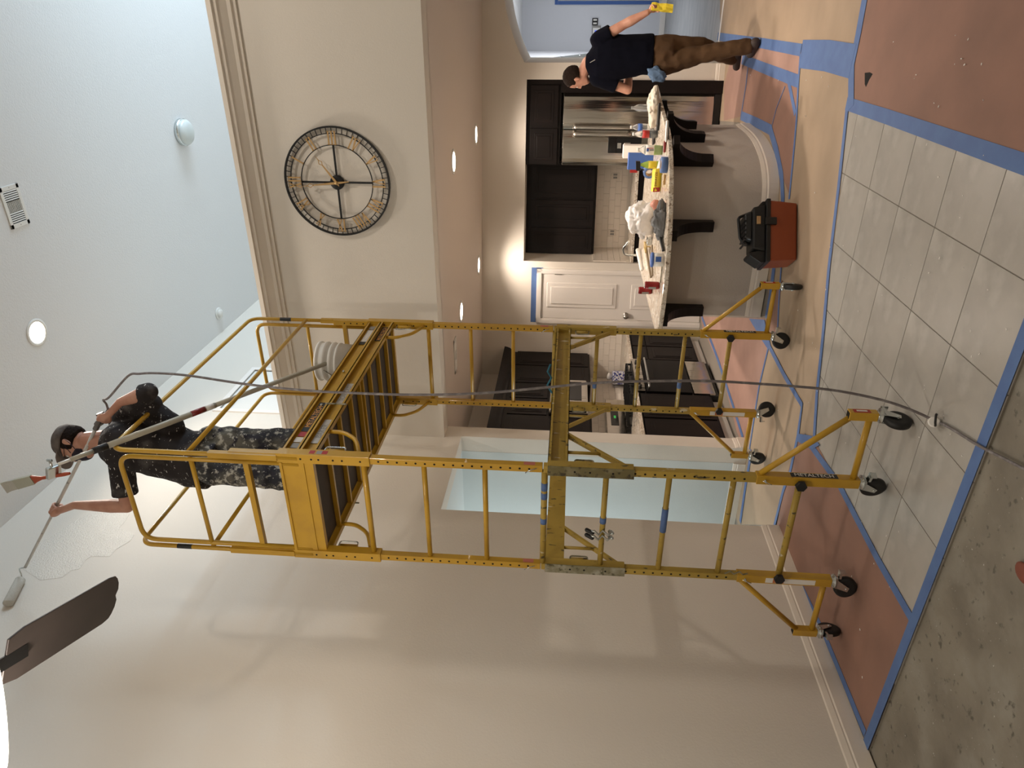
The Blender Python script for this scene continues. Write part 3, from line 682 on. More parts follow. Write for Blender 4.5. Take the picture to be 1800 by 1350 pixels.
# range wall: base cabinets, range, wall cabinets, microwave
B = bx_left(-3.575)
cabinet('dark base cabinet with drawer at the far end of the range wall', B, 7.85, 8.22, 0, .875, .60, [('drawer', 7.86, 8.20, .70, .86), ('door', 7.86, 8.20, .13, .69)], (-3.88, 8.03, 0), kick=.11)
cabinet('dark base cabinet between the range and the far corner', B, 7.47, 7.85, 0, .875, .60, [('drawer', 7.48, 7.84, .70, .86), ('door', 7.48, 7.84, .13, .69)], (-3.88, 7.65, 0), kick=.11)
cabinet('dark base cabinet on the near side of the range', B, 6.12, 6.64, 0, .875, .60, [('door', 6.13, 6.63, .13, .86)], (-3.88, 6.38, 0), kick=.11)
cabinet('dark base cabinet next to the white pier', B, 5.62, 6.12, 0, .875, .60, [('door', 5.63, 6.11, .13, .86)], (-3.88, 5.87, 0), kick=.11)
single('worktop', MB().box((-4.17, 7.462, .876), (-3.55, 8.225, .912)), granite_m, 'granite worktop in the corner beyond the range', 'worktop', bevel=.004)
single('worktop', MB().box((-4.17, 5.61, .876), (-3.55, 6.648, .912)), granite_m, 'granite worktop between the range and the white pier', 'worktop', bevel=.004)
t = thing('range', 'black and stainless kitchen range with cast grates', 'stove', (-3.86, 7.05, 0))
obj('oven_body', MB().box((-4.16, 6.655, .02), (-3.575, 7.455, .90)), dark2_m, t)
od = obj('oven_door', MB().box((-3.575, 6.665, .30), (-3.545, 7.445, .79)), oven_m, t, bevel=.004)
obj('door_handle', MB().tube(fillet([(-3.55, 6.71, .76), (-3.50, 6.71, .76), (-3.50, 7.40, .76), (-3.55, 7.40, .76)], .02), .012, 10), chrome_m, od)
obj('storage_drawer', MB().box((-3.575, 6.665, .06), (-3.55, 7.445, .285)), steel_m, t, bevel=.003)
obj('control_strip', MB().box((-3.575, 6.665, .80), (-3.54, 7.445, .895)), steel_m, t, bevel=.003)
for y in (6.75, 6.87, 7.05, 7.23, 7.35): obj('knob', MB().cyl((-3.54, y, .85), (-3.515, y, .85), .02, .017), dark2_m, t)
for y0 in (6.67, 6.94, 7.20):
    g = MB()
    for k in range(4): g.bar((-4.02+.02, y0+.02+k*.07, .955), (-3.60, y0+.02+k*.07, .955), .016)
    for x in (-4.0, -3.81, -3.61): g.bar((x, y0+.01, .942), (x, y0+.24, .942), .016)
    for x in (-4.0, -3.61):
        for yy in (y0+.02, y0+.23): g.bar((x, yy, .90), (x, yy, .95), .018)
    obj('grate', g, rubber_m, t)
bg = obj('backguard', MB().box((-4.165, 6.66, .90), (-4.10, 7.45, 1.17)), steel_m, t, bevel=.005)
obj('display', MB().box((-4.10, 6.85, 1.03), (-4.096, 7.2, 1.12)), glass_m, bg)
obj('clock_digits', MB().box((-4.096, 7.0, 1.06), (-4.0955, 7.06, 1.085)), mat('green_digits', (.1, .6, .1), emit=(.1, .9, .2), es=.25), bg)
B = bx_left(-3.86)
for a0, a1, z0, lab, n in ((7.79, 8.20, 1.36, 'dark wall cabinet at the far end of the range wall', 1), (7.32, 7.79, 1.36, 'dark wall cabinet between the microwave and the far one', 1), (6.57, 7.32, 1.83, 'short dark wall cabinet above the microwave', 2), (6.08, 6.57, 1.36, 'dark wall cabinet on the near side of the microwave', 1), (5.62, 6.08, 1.36, 'dark wall cabinet beside the white pier', 1)):
    w_ = (a1-a0)/n
    cabinet(lab, B, a0, a1, z0, 2.33, .31, [('door', a0+.008+k*w_, a0+(k+1)*w_-.008, z0+.02, 2.29) for k in range(n)], (-4.02, (a0+a1)/2, z0))
pr = [(0, 2.33), (.02, 2.33), (.025, 2.36), (.05, 2.39), (.065, 2.43), (.07, 2.46), (0, 2.46)]
cro = MB(); cro.extr([(-3.86+a, 5.61, b) for a, b in pr], (0, 2.60, 0)); cro.box((-4.17, 5.61, 2.335), (-3.86, 8.21, 2.36)); cro.extr([(-4.17, 8.20, 2.33), (-4.17, 8.20, 2.46), (-3.86, 8.20, 2.46), (-3.86, 8.20, 2.33)], (0, .015, 0))
single('cabinet_cornice', cro, dark_m, 'dark moulded cornice along the top of the range wall cabinets', 'cornice')
t = thing('microwave', 'stainless microwave hung under the short cabinet over the range', 'microwave', (-3.97, 6.94, 1.40))
obj('casing', MB().box((-4.165, 6.575, 1.40), (-3.80, 7.315, 1.825)), steel_m, t, bevel=.004)
md = obj('microwave_door', MB().box((-3.80, 6.75, 1.415), (-3.778, 7.305, 1.815)), steel_m, t, bevel=.004)
obj('window', MB().box((-3.778, 6.82, 1.47), (-3.774, 7.25, 1.76)), glass_m, md)
obj('keypad', MB().box((-3.80, 6.59, 1.42), (-3.786, 6.74, 1.81)), glass_m, t)
# tissue pack on the range wall worktop
tq = at(1097, 664, z=.913)
single('tissue_pack', MB().obox(tq+V((0, 0, .075)), (.075, .03, 0), (-.035, .085, 0), (0, 0, .074)), patt_m, 'blue and white patterned tissue pack standing beside the range', 'tissue pack', bevel=.012)
single('tissue', MB().lathe(tq+V((.0, 0, .15)), (.1, .3, 1), [(.016, 0), (.04, .03), (.05, .055), (.02, .065)], 9), paper_m, 'white tissue sticking out of the patterned pack', 'tissue')

# island: curved half wall, granite top, corbels, baseboard
wp = [(-2.30, 7.20), (-2.30, 5.775), (-1.90, 5.775), (-1.53, 5.81), (-1.35, 5.835), (-1.20, 5.90), (-1.10, 6.01), (-1.03, 6.16), (-.965, 6.40), (-.93, 6.7), (-.915, 7.20)]
def csm(P, n=4):
    Q = [V((*p, 0)) for p in P]; out = []
    for i in range(len(Q)-1):
        p0, p1, p2, p3 = Q[max(i-1, 0)], Q[i], Q[i+1], Q[min(i+2, len(Q)-1)]
        for k in range(n):
            s = k/n; v = .5*((2*p1)+(p2-p0)*s+(2*p0-5*p1+4*p2-p3)*s*s+(3*p1-p0-3*p2+p3)*s**3); out.append((v.x, v.y))
    return out+[(Q[-1].x, Q[-1].y)]
wp = wp[:2]+csm(wp[2:])
t = thing('kitchen_island', 'curved kitchen island with half wall and speckled granite top', 'island', (-1.6, 6.5, 0))
isl = t
hw = obj('half_wall', MB().prism(wp, .0, .884), mat('island_paint', (.52, .47, .41), .75, bump=.2, bscale=90), t)
for p_ in hw.data.polygons: p_.use_smooth = abs(p_.normal.z) < .5
try:
    hw.data.set_sharp_from_angle(angle=radians(30))
except Exception: pass
tpo = csm([(-2.285, 5.36), (-2.0, 5.30), (-1.72, 5.31), (-1.44, 5.39), (-1.18, 5.55), (-1.04, 5.67), (-.90, 5.87), (-.81, 6.12), (-.74, 6.50), (-.68, 6.82), (-.61, 7.15), (-.60, 7.30), (-.72, 7.42)])+[(-1.24, 7.48), (-2.36, 7.48), (-2.36, 5.50)]
obj('granite_top', MB().prism(tpo, .885, .922), granite_m, t, bevel=.006)
def bboard(path, h=.13):
    pr = [(0, 0), (.018, 0), (.018, h*.62), (.012, h*.7), (.012, h*.78), (.004, h), (0, h)]; m = MB(); rs = []
    for i, p in enumerate(path):
        a = V((*path[max(i-1, 0)], 0)); b = V((*path[min(i+1, len(path)-1)], 0)); tt = (b-a).normalized(); n = V((tt.y, -tt.x, 0))
        rs.append([m.bm.verts.new(V((*p, .004))+n*q+V((0, 0, z))) for q, z in pr])
    for a, b in zip(rs, rs[1:]): m.skin(a, b, False)
    m._f(rs[0][::-1]); m._f(rs[-1]); return m
obj('island_baseboard', bboard(wp[1:]), trim_m, t)
def corbel(p, nrm, L, H, w=.085):
    """p on the half wall under the top; profile sweeps from the outer edge down to the wall"""
    n = V((*nrm, 0)).normalized(); s_ = V((-n.y, n.x, 0)); p = V((*p, .883)); pl = [(0, 0), (L, 0), (L, -.05)]
    for k in range(11):
        a = k/10; x = L-.01-(L-.085)*sin(a*pi/2)*1.0; z = -.05-(H-.11)*(1-cos(a*pi/2)); pl.append((x, z))
    pl += [(.075, -H+.03), (.07, -H), (0, -H)]
    obj('corbel', MB().extr([p+n*a+V((0, 0, b))-s_*w/2 for a, b in pl], s_*w), dark_m, isl, bevel=.003)
corbel((-2.245, 5.775), (0, -1), .32, .38); corbel((-1.52, 5.81), (.0, -1), .36, .38)
corbel((-1.075, 6.06), (.72, -.69), .30, .36); corbel((-.955, 6.45), (1, -.18), .24, .34); corbel((-.925, 6.95), (1, 0), .25, .34)

# things on the island
IZ = .9225
def on(ix, iy): p = at(ix, iy, z=IZ); return p
def bottle(ix, iy, label, cat, prof, m, parts=(), cap=None, group=None):
    p = on(ix, iy); t = thing('bottle', label, cat, p, group)
    obj('bottle_body', MB().lathe(p, (0, 0, 1), prof, 24), m, t)
    for nm, r, z0, z1, mm in parts: obj(nm, MB().lathe(p, (0, 0, 1), [(r, z0), (r, z1)], 24), mm, t)
    return t, p
def sodacan(ix, iy, lab):
    p = on(ix, iy); t = thing('drink_can', lab, 'can', p, 'red drink cans on the island')
    obj('can_body', MB().lathe(p, (0, 0, 1), [(.024, 0), (.032, .01), (.032, .108), (.027, .12)], 24), canr_m, t)
    obj('can_lid', MB().lathe(p, (0, 0, 1), [(.026, .119), (.026, .122)], 24), chrome_m, t)
    obj('can_label', MB().obox(p+V((-.012, -.0312, .06)), (.009, -.002, 0), (0, .0014, 0), (0, 0, .03)), grey_m, t)
sodacan(1159, 502, 'front one of two red drink cans at the left end of the island')
sodacan(1146, 511, 'rear one of two red drink cans, partly behind the other')
pet = [(.028, 0), (.033, .01), (.033, .06), (.030, .07), (.033, .08), (.033, .14), (.028, .165), (.014, .195), (.012, .20), (.012, .215)]
t, p = bottle(1150, 224, 'clear water bottle with blue label standing on the island', 'bottle', pet, clear_m, [('label_band', .0335, .11, .15, bluep_m), ('cap', .014, .205, .222, white_m)])
t, p = bottle(1156, 236, 'half-full cola bottle with red label standing on the island', 'bottle', pet, clear_m, [('label_band', .0335, .075, .135, redl_m), ('cola', .0325, .008, .07, dark2_m), ('cap', .014, .205, .222, white_m)])
t, p = bottle(1151, 190, 'small clear bottle near the refrigerator end of the island', 'bottle', pet, clear_m, [('cap', .014, .205, .222, clear_m)])
spray = [(.038, 0), (.040, .02), (.040, .13), (.030, .165), (.015, .18), (.015, .20)]
t, p = bottle(1164, 264, 'clear spray bottle with pale green liquid and blue lettering', 'bottle', spray, clear_m, [('liquid', .0385, .004, .09, green_m), ('label_band', .0405, .07, .14, white_m), ('collar', .017, .19, .21, white_m)])
nv_ = V((.16, -.98, 0)); sd_ = V((.98, .16, 0))
obj('label_emblem', MB().obox(p+nv_*.041+V((0, 0, .125)), sd_*.012, nv_*.0012, (0, 0, .010)), bluep_m, t, bevel=.004)
obj('label_stripe', MB().obox(p+nv_*.0412+sd_*.014+V((0, 0, .105)), sd_*.0025, nv_*.001, (0, 0, .028)), redl_m, t)
obj('label_stripe', MB().obox(p+nv_*.0412-sd_*.0+V((0, 0, .092)), sd_*.007, nv_*.001, (0, 0, .018)), grey_m, t)
t, p = bottle(1160, 290, 'green spray bottle with black trigger leaning beside blue tape roll', 'bottle', [(.030, 0), (.032, .02), (.032, .10), (.02, .14), (.014, .15), (.014, .165)], green_m, [('label_band', .0325, .03, .10, yel2_m)])
obj('trigger_head', MB().obox(p+V((-.01, 0, .185)), (.04, 0, .004), (0, .013, 0), (0, 0, .018)).bar(p+V((-.03, 0, .175)), p+V((-.045, 0, .13)), .01), dark2_m, t)
p = on(1140, 268); single('paper_towel_box', MB().obox(p+V((0, .06, .125)), (.062, 0, 0), (0, .05, 0), (0, 0, .125)), paper_m, 'white carton standing behind the spray bottles', 'box', bevel=.006)
p = on(1148, 285); t = thing('carton', 'blue carton standing next to the white carton', 'box', p)
obj('carton_box', MB().obox(p+V((0, .04, .115)), (.075, .01, 0), (-.005, .04, 0), (0, 0, .115)), bluep_m, t, bevel=.003)
obj('printed_end', MB().obox(p+V((-.085, .03, .17)), (.018, 0, 0), (0, .01, 0), (0, 0, .035)), redl_m, t)
def roll(p, r, w, ax, m, lab, name='tape_roll', rin=.6):
    t = thing(name, lab, 'tape roll', V(p)-V((0, 0, r if abs(V(ax).z) < .5 else 0))); a = V(ax).normalized()
    c = V(p)-a*w/2*(0 if abs(a.z) > .5 else 1)
    pf = [(r*rin, 0), (r, 0), (r, w), (r*rin, w), (r*rin, 0)]
    obj('tape_winding', MB().lathe(c, a, pf, 28, cap=False), m, t); obj('core', MB().lathe(c, a, [(r*rin*.9, .001), (r*rin, .001), (r*rin, w-.001), (r*rin*.9, w-.001), (r*rin*.9, .001)], 28, cap=False), wood_m, t)
p = on(1173, 290); roll(p+V((0, 0, .001)), .062, .05, (0, 0, 1), tape_m, 'blue tape roll lying at the front edge of the island')
p = on(1152, 302); roll(p+V((0, 0, .055)), .055, .048, (.3, 1, 0), tape_m, 'blue tape roll standing upright behind the other')
p = on(1166, 457); t = thing('tub', 'small white and blue tub at the front edge of the island', 'tub', p)
obj('tub_body', MB().lathe(p, (0, 0, 1), [(.05, 0), (.056, .085), (.05, .085), (.045, .005)], 24), white_m, t); obj('tub_lid', MB().lathe(p, (0, 0, 1), [(.058, .08), (.06, .09), (.054, .10), (.02, .102)], 24), bluep_m, t); obj('tub_label', MB().obox(p+V((.02, -.048, .045)), (.018, .008, 0), (0, .004, 0), (0, 0, .022)), bluep_m, t)
# bags and rags
def lump(name, c, rx, ry, rz, m, label, cat, seed, amp=.35, sc=14, subd=72):
    mb = MB().ell(c, (rx, 0, 0), (0, ry, 0), (0, 0, rz), subd); c = V(c)
    for v in mb.bm.verts:
        q = v.co-c; n = noise.noise(V((q.x*sc+seed, q.y*sc, q.z*sc)))+.32*(1-2*abs(noise.noise(V((q.x*sc*2.3, q.y*sc*2.3+seed, q.z*sc*2.3)))))+.10*noise.noise(V((q.x*sc*6, q.y*sc*6+seed, q.z*sc*6)))-.2
        v.co = c+q*(1+amp*n)
        if v.co.z < IZ+.001: v.co.z = IZ+.001
    for f_ in mb.bm.faces: f_.smooth = True
    return single(name, mb, m, label, cat)
p = on(1150, 392); lump('plastic_bag', p+V((0, .08, .11)), .17, .10, .13, bag_m, 'crumpled white plastic bag standing on the island', 'bag', 3, .45, 11)
p = on(1168, 388); lump('rag', p+V((0, .0, .035)), .14, .06, .06, grag_m, 'crumpled grey cloth in front of the white plastic bag', 'cloth', 9, .6, 16)
p = on(1158, 185); lump('drop_cloth', p+V((-.02, .05, .04)), .15, .10, .05, cloth_m, 'cream cloth heaped at the right tip of the island', 'cloth', 5, .5, 13)
p = on(1159, 205); single('tray', MB().obox(p+V((0, -.04, .012)), (.11, .02, 0), (-.01, .04, 0), (0, 0, .010)), dark2_m, 'flat black tray in front of the cream cloth', 'tray', bevel=.004)
p = on(1161, 328); t = thing('snack_pack', 'yellow and red printed pack on the island beside the bag', 'pack', p)
obj('pack', MB().obox(p+V((.05, .02, .035)), (.09, .02, 0), (-.008, .03, .012), (0, -.012, .030)), yel2_m, t, bevel=.006)
obj('red_band', MB().obox(p+V((-.02, -.03, .035)), (.018, .002, 0), (0, .002, 0), (0, -.008, .028)), redl_m, t)
text('pack_print', 'SWAYZE', p+V((.065, -.022, .047)), (1, .2, 0), (0, -.35, 1), .030, mat('brown_ink', (.10, .03, .01), .6), t, push=.004)
p = on(1158, 362); lump('red_pack', p+V((0, .03, .03)), .05, .035, .035, mat('pinkish_wrap', (.50, .22, .16), .5), 'crushed pinkish red wrapper next to the yellow pack', 'wrapper', 2, .4, 20, 20)
p = on(1160, 306); lump('plastic_wrap', p+V((0, .0, .012)), .11, .035, .018, bag_m, 'clear plastic wrap lying behind the yellow pack', 'wrap', 12, .5, 24, 22)
p = on(1170, 316); single('brass_screw_pack', MB().bar(p+V((-.04, 0, .008)), p+V((.04, .01, .008)), .014), gold_m, 'small brass rod lying near the front edge', 'rod')
p = on(1172, 250); t = thing('brush_pack', 'clear pack with a dark red handle on the island edge', 'brush', p)
obj('handle', MB().cap_(p+V((-.07, 0, .012)), p+V((.0, .01, .012)), .011, .012), mat('maroon', (.22, .02, .02), .4), t); obj('clear_sleeve', MB().obox(p+V((.08, .02, .008)), (.08, .02, 0), (-.006, .03, 0), (0, 0, .006)), paper_m, t, bevel=.004)
p = on(1176, 245); single('pencil', MB().bar(p+V((0, 0, .006)), p+V((.13, .06, .006)), .008), dark2_m, 'thin dark tool lying beside the brush pack', 'tool')
p = on(1154, 218); single('red_cap', MB().lathe(p, (0, 0, 1), [(.018, 0), (.018, .018), (.004, .02)], 16), redl_m, 'small red plug lying on the island near the bottles', 'plug')  # loose red cap lying by the bottles
p = on(1150, 240); single('paper_plate', MB().lathe(p+V((0, -.06, 0)), (0, 0, 1), [(.05, 0), (.075, .014), (.072, .016), (.04, .004)], 24), dark2_m, 'small dark round dish before the cola bottle', 'dish')
# hand tools: frame and long handles
a_, b_ = on(1140, 430), on(1147, 487)
t = thing('hand_tools', 'wooden handled tools with a tan clip lying on the island', 'tool', a_)
obj('handle', MB().cap_(a_+V((0, 0, .03)), b_+V((0, 0, .015)), .013, .010), mat('brown_handle', (.20, .15, .09), .5), t)
a2, b2 = on(1150, 432), on(1149, 484)
obj('handle', MB().cap_(a2+V((0, 0, .02)), b2+V((0, 0, .012)), .010, .009), mat('brown_handle2', (.26, .20, .13), .5), t)
cm = MB()
for q in (on(1143, 431), on(1143, 441)): cm.bar(q+V((0, -.05, .045)), q+V((0, .09, .045)), .014)
for dy in (-.05, .02, .09): cm.bar(on(1143, 431)+V((0, dy, .045)), on(1143, 441)+V((0, dy, .045)), .012).bar(on(1143, 431)+V((0, dy, .002)), on(1143, 431)+V((0, dy, .045)), .010)
obj('clip', cm, mat('tan_plastic', (.52, .38, .16), .5), t)
p = on(1146, 425); single('metal_tin', MB().obox(p+V((0, .03, .022)), (.03, 0, 0), (0, .04, 0), (0, 0, .022)), chrome_m, 'small metal tin behind the tan clip', 'tin', bevel=.004)
a_, b_ = on(1169, 440), on(1165, 415); single('black_tool', MB().cap_(a_+V((0, 0, .014)), b_+V((0, 0, .02)), .012, .016), dark2_m, 'black tool handle between the grey cloth and the tub', 'tool')
a_, b_ = on(1165, 468), on(1162, 496); single('spatula', MB().bar(a_+V((0, 0, .006)), b_+V((0, 0, .006)), .022, .006), galv_m, 'thin metal scraper lying behind the white tub', 'tool')
a_, b_ = on(1126, 440), on(1131, 474); single('white_brush', MB().cap_(a_+V((0, 0, .03)), b_+V((0, 0, .02)), .022, .016), paper_m, 'white brush on the far side of the island', 'brush')
# tap
p = V((-2.36, 6.95, IZ)); 
t = thing('faucet', 'small chrome spout at the far side of the island', 'tap', (-2.25, 7.30, IZ))
obj('spout', MB().tube(fillet([(-2.25, 7.30, IZ), (-2.25, 7.30, IZ+.16), (-2.15, 7.20, IZ+.19), (-2.05, 7.12, IZ+.14)], .05), .012, 10), chrome_m, t); obj('base', MB().lathe((-2.25, 7.30, IZ), (0, 0, 1), [(.026, 0), (.024, .02), (.012, .025)], 20), chrome_m, t)

# foyer: thermostat, switch, tape round the doorway, ladder
def fp(ix, iy, y=15.29): return at(ix, iy, y=y)
p = fp(1048, 60); t = thing('thermostat', 'white wall thermostat with blue screen beyond the arch', 'thermostat', p)
obj('casing', MB().box((p.x-.11, 15.26, p.z-.07), (p.x+.11, 15.30, p.z+.07)), white_m, t, bevel=.006); obj('screen', MB().box((p.x-.065, 15.252, p.z-.03), (p.x+.065, 15.261, p.z+.03)), mat('blue_screen', (.02, .05, .4), .3, emit=(.05, .12, .8), es=.8), t); obj('surround', MB().box((p.x-.15, 15.275, p.z-.085), (p.x+.15, 15.30, p.z+.085)), grey_m, t)
p = fp(1046, 38); t = thing('switch_plate', 'black wall switch plate beside the thermostat', 'switch', p)
obj('plate', MB().box((p.x-.06, 15.28, p.z-.055), (p.x+.06, 15.30, p.z+.055)), dark2_m, t)
for dx in (-.03, .03): obj('rocker', MB().box((p.x+dx-.014, 15.272, p.z-.035), (p.x+dx+.014, 15.281, p.z+.035)), white_m, t)
a_, b_ = fp(978, 5), fp(1150, 3)
single('painter_tape', MB().box((a_.x-.03, 15.29, a_.z-.03), (a_.x+1.0, 15.299, a_.z+.03)), tape_dk, 'dark blue tape across the top of a doorway on the far foyer wall', 'tape')
single('painter_tape', MB().box((a_.x-.03, 15.29, .15), (a_.x+.03, 15.299, a_.z-.032)), tape_dk, 'dark blue tape running down the side of a doorway on the far foyer wall', 'tape')
struct('door_2', MB().box((a_.x+.05, 15.275, .02), (a_.x+.95, 15.30, a_.z-.05)), wtrim_m)
t = thing('ladder', 'aluminium ladder leaning in the passage beyond the arch', 'ladder', (-.44, 11.3, 0))
A0, A1 = V((-.575, 11.0, 2.30)), V((-.33, 11.0, 0)); sp = V((0, .42, 0))
for s in (0, 1): obj('rail', MB().bar(A0+sp*s, A1+sp*s, .025, .06, up=(0, 1, 0)), chrome_m, t)
for k in range(8): q = A0.lerp(A1, (k+.4)/8.2); obj('rung', MB().cyl(q-sp*.06, q+sp*1.06, .017), chrome_m, t)

rc = at(1806, 1008, z=-.012)
single('scrap', MB().ell(rc+V((0, 0, .012)), (.035, 0, 0), (0, .05, 0), (0, 0, .012)), mat('rust_red', (.20, .06, .035), .7), 'rounded rust-red scrap on the bare concrete at the frame edge', 'scrap')

# ================================================================ TOOLBOX
ux = V((-.83, -.55, 0)).normalized(); uy = V((-ux.y, ux.x, 0)); uy = -uy if uy.y < 0 else uy
A = at(1404, 352, z=0); A.z = .006; Lt, Dt = .46, .24
TP = lambda a, b, z: A+ux*a+uy*b+V((0, 0, z))
t = thing('toolbox', 'orange-brown toolbox with black open lid tray beside the island', 'toolbox', TP(Lt/2, Dt/2, 0))
def tbx(a0, a1, b0, b1, z0, z1, ta=0, tb=0):
    m = MB(); v = [m.bm.verts.new(TP(*q)) for q in ((a0+ta, b0+tb, z0), (a1-ta, b0+tb, z0), (a1-ta, b1-tb, z0), (a0+ta, b1-tb, z0), (a0, b0, z1), (a1, b0, z1), (a1, b1, z1), (a0, b1, z1))]
    for q in ((3, 2, 1, 0), (4, 5, 6, 7), (0, 1, 5, 4), (1, 2, 6, 5), (2, 3, 7, 6), (3, 0, 4, 7)): m._f([v[i] for i in q])
    return m
obj('tub', tbx(0, Lt, 0, Dt, 0, .205, .015, .012), orange_m, t, bevel=.012)
obj('rim', tbx(-.008, Lt+.008, -.008, Dt+.008, .195, .225), dark2_m, t, bevel=.005)
obj('latch', tbx(Lt*.30, Lt*.42, -.022, .0, .155, .235), dark2_m, t, bevel=.004)
obj('lid', tbx(.05, Lt*.80, .02, Dt-.02, .225, .315, -.02, -.01), dark2_m, t, bevel=.012)
obj('lid_organiser', tbx(.09, Lt*.60, .06, Dt-.03, .315, .365, -.02, -.015), dark2_m, t, bevel=.01)
obj('lid_window', tbx(Lt*.27, Lt*.40, .003, .012, .265, .292), mat('tan_window', (.42, .26, .12), .5), t)
obj('handle', MB().tube(fillet([TP(.06, Dt/2, .31), TP(.10, Dt/2, .40), TP(Lt*.58, Dt/2, .385), TP(Lt*.66, Dt/2, .315)], .02), .011, 10), dark2_m, t)
obj('side_wing', MB().extr([TP(Lt*.80, .03, .225), TP(Lt*.86, .03, .34), TP(Lt*.90, .03, .335), TP(Lt*1.02, .03, .255), TP(Lt*1.01, .03, .225)], uy*.17), dark2_m, t, bevel=.004)
obj('side_wing', MB().extr([TP(-.005, .04, .225), TP(-.0, .04, .245), TP(.03, .04, .27), TP(.06, .04, .30), TP(.08, .04, .225)], uy*.14), dark2_m, t, bevel=.004)
for k in range(6): obj('lid_rib', tbx(Lt*.30+k*.035, Lt*.30+k*.035+.010, .05, Dt-.05, .36, .372), dark2_m, t)

# ================================================================ SCAFFOLD
xr, xl, y0, y1 = -2.115, -2.787, 3.068, 4.928
PQ = {'A': (xr, y0), 'B': (xl, y0), 'C': (xr, y1), 'D': (xl, y1)}
sc = thing('rolling_scaffold', 'tall yellow rolling scaffold with two frame sections, guardrails and casters', 'scaffold', ((xr+xl)/2, (y0+y1)/2, 0))
def sb(a, b): return MB().box((min(a[0], b[0]), min(a[1], b[1]), min(a[2], b[2])), (max(a[0], b[0]), max(a[1], b[1]), max(a[2], b[2])))
h_ = .0205
for k, (x, y) in PQ.items():
    obj('post', sb((x-h_, y-h_, .60), (x+h_, y+h_, 1.765)), yelo_m, sc, bevel=.003)
    obj('post', sb((x-h_, y-h_, 1.77), (x+h_, y+h_, 3.49)), yel_m, sc, bevel=.003)
    out = 1 if x == xr else -1; end = -1 if y == y0 else 1
    # lower sleeve of the bracing frame
    obj('frame_sleeve', sb((x-.029, y-.026, 1.292), (x+.029, y+.029, 1.745)), yelo_m, sc, bevel=.002)
    if end < 0: obj('sleeve_face', sb((x-.030, y-.030, 1.290), (x+.030, y-.0262, 1.743)), galvd_m if out > 0 else galv_m, sc)
    obj('frame_sleeve', sb((x-.029, y-.029, 2.70), (x+.029, y+.029, 3.215)), yel_m, sc, bevel=.002)
    # foot of the outrigger around the post
    obj('outrigger_post', sb((x-.026, y-.026, .150), (x+.026, y+.026, .665)), yel_m, sc, bevel=.003)
    ox = x+out*.395
    obj('outrigger_brace', MB().tube([(x+out*.026, y, .645), (ox, y, .255)], .0155, 12), yel_m, sc)
    obj('outrigger_bar', MB().tube([(x+out*.026, y, .180), (ox, y, .180)], .0165, 12), yel_m, sc)
    so = obj('outrigger_socket', sb((ox-.022, y-.022, .150), (ox+.022, y+.022, .285)), yel_m, sc, bevel=.002)
    obj('socket_opening', sb((ox-.016, y-.016, .284), (ox+.016, y+.016, .2865)), hole_m, so)
    obj('sleeve_pin', MB().cyl((x, y-.045, .622), (x, y+.03, .622), .005), chrome_m, sc)
    obj('sleeve_pin', MB().tube([(x+.01, y-.045, .640), (x, y-.048, .615), (x-.012, y-.043, .59)], .0025, 6), chrome_m, sc)
    # holes down the face turned to the ladder side
    hm = MB()
    zz = 1.284
    while zz > .68: hm.cyl((x, y-h_-.0006, zz), (x, y-h_+.0002, zz), .0062, n=10); zz -= .0508
    zz = 1.84
    while zz < 2.69: hm.cyl((x, y-h_-.0006, zz), (x, y-h_+.0002, zz), .0062, n=10); zz += .0508
    for zz in (1.40, 1.52, 1.60): hm.cyl((x, y-.0306, zz), (x, y-.0298, zz), .006, n=10)
    for zz in (2.75, 2.85, 2.90, 2.98, 3.02, 3.08): hm.cyl((x, y-.0296, zz), (x, y-.0288, zz), .006, n=10)
    for zz in (3.25, 3.30, 3.35, 3.40): hm.cyl((x, y-.0211, zz), (x, y-.0203, zz), .006, n=10)
    obj('hole_row', hm, hole_m, sc, kind='stuff')
# ladder rungs
for y in (y0, y1):
    for z, m, r in ((.772, yelo_m, .0155), (1.103, yelo_m, .0155), (1.432, yelo_m, .0155), (1.758, yelo_m, .017), (2.079, yel_m, .0145), (2.41, yel_m, .0145), (2.742, yel_m, .016), (3.07, yel_m, .0145)):
        obj('rung', MB().cyl((xl+.02, y, z), (xr-.02, y, z), r), m, sc)
    obj('rung', sb((xl+.02, y-.015, 3.39), (xr-.02, y+.015, 3.42)), yel_m, sc)
    lr = obj('adjustable_rung', MB().cyl((xl+.026, y, .437), (xr-.026, y, .437), .0175), yelo_m, sc)
    for x in (xr-.012, xl+.03):
        kn = MB(); pl = [(.030*cos(2*pi*i/12)*(1 if i % 2 else .86), .030*sin(2*pi*i/12)*(1 if i % 2 else .86)) for i in range(12)]
        kn.extr([(x+a, y-.056, .445+b) for a, b in pl], (0, .022, 0)); kn.cyl((x, y-.036, .445), (x, y-.02, .445), .008)
        obj('star_knob', kn, rubber_m, sc, bevel=.003)
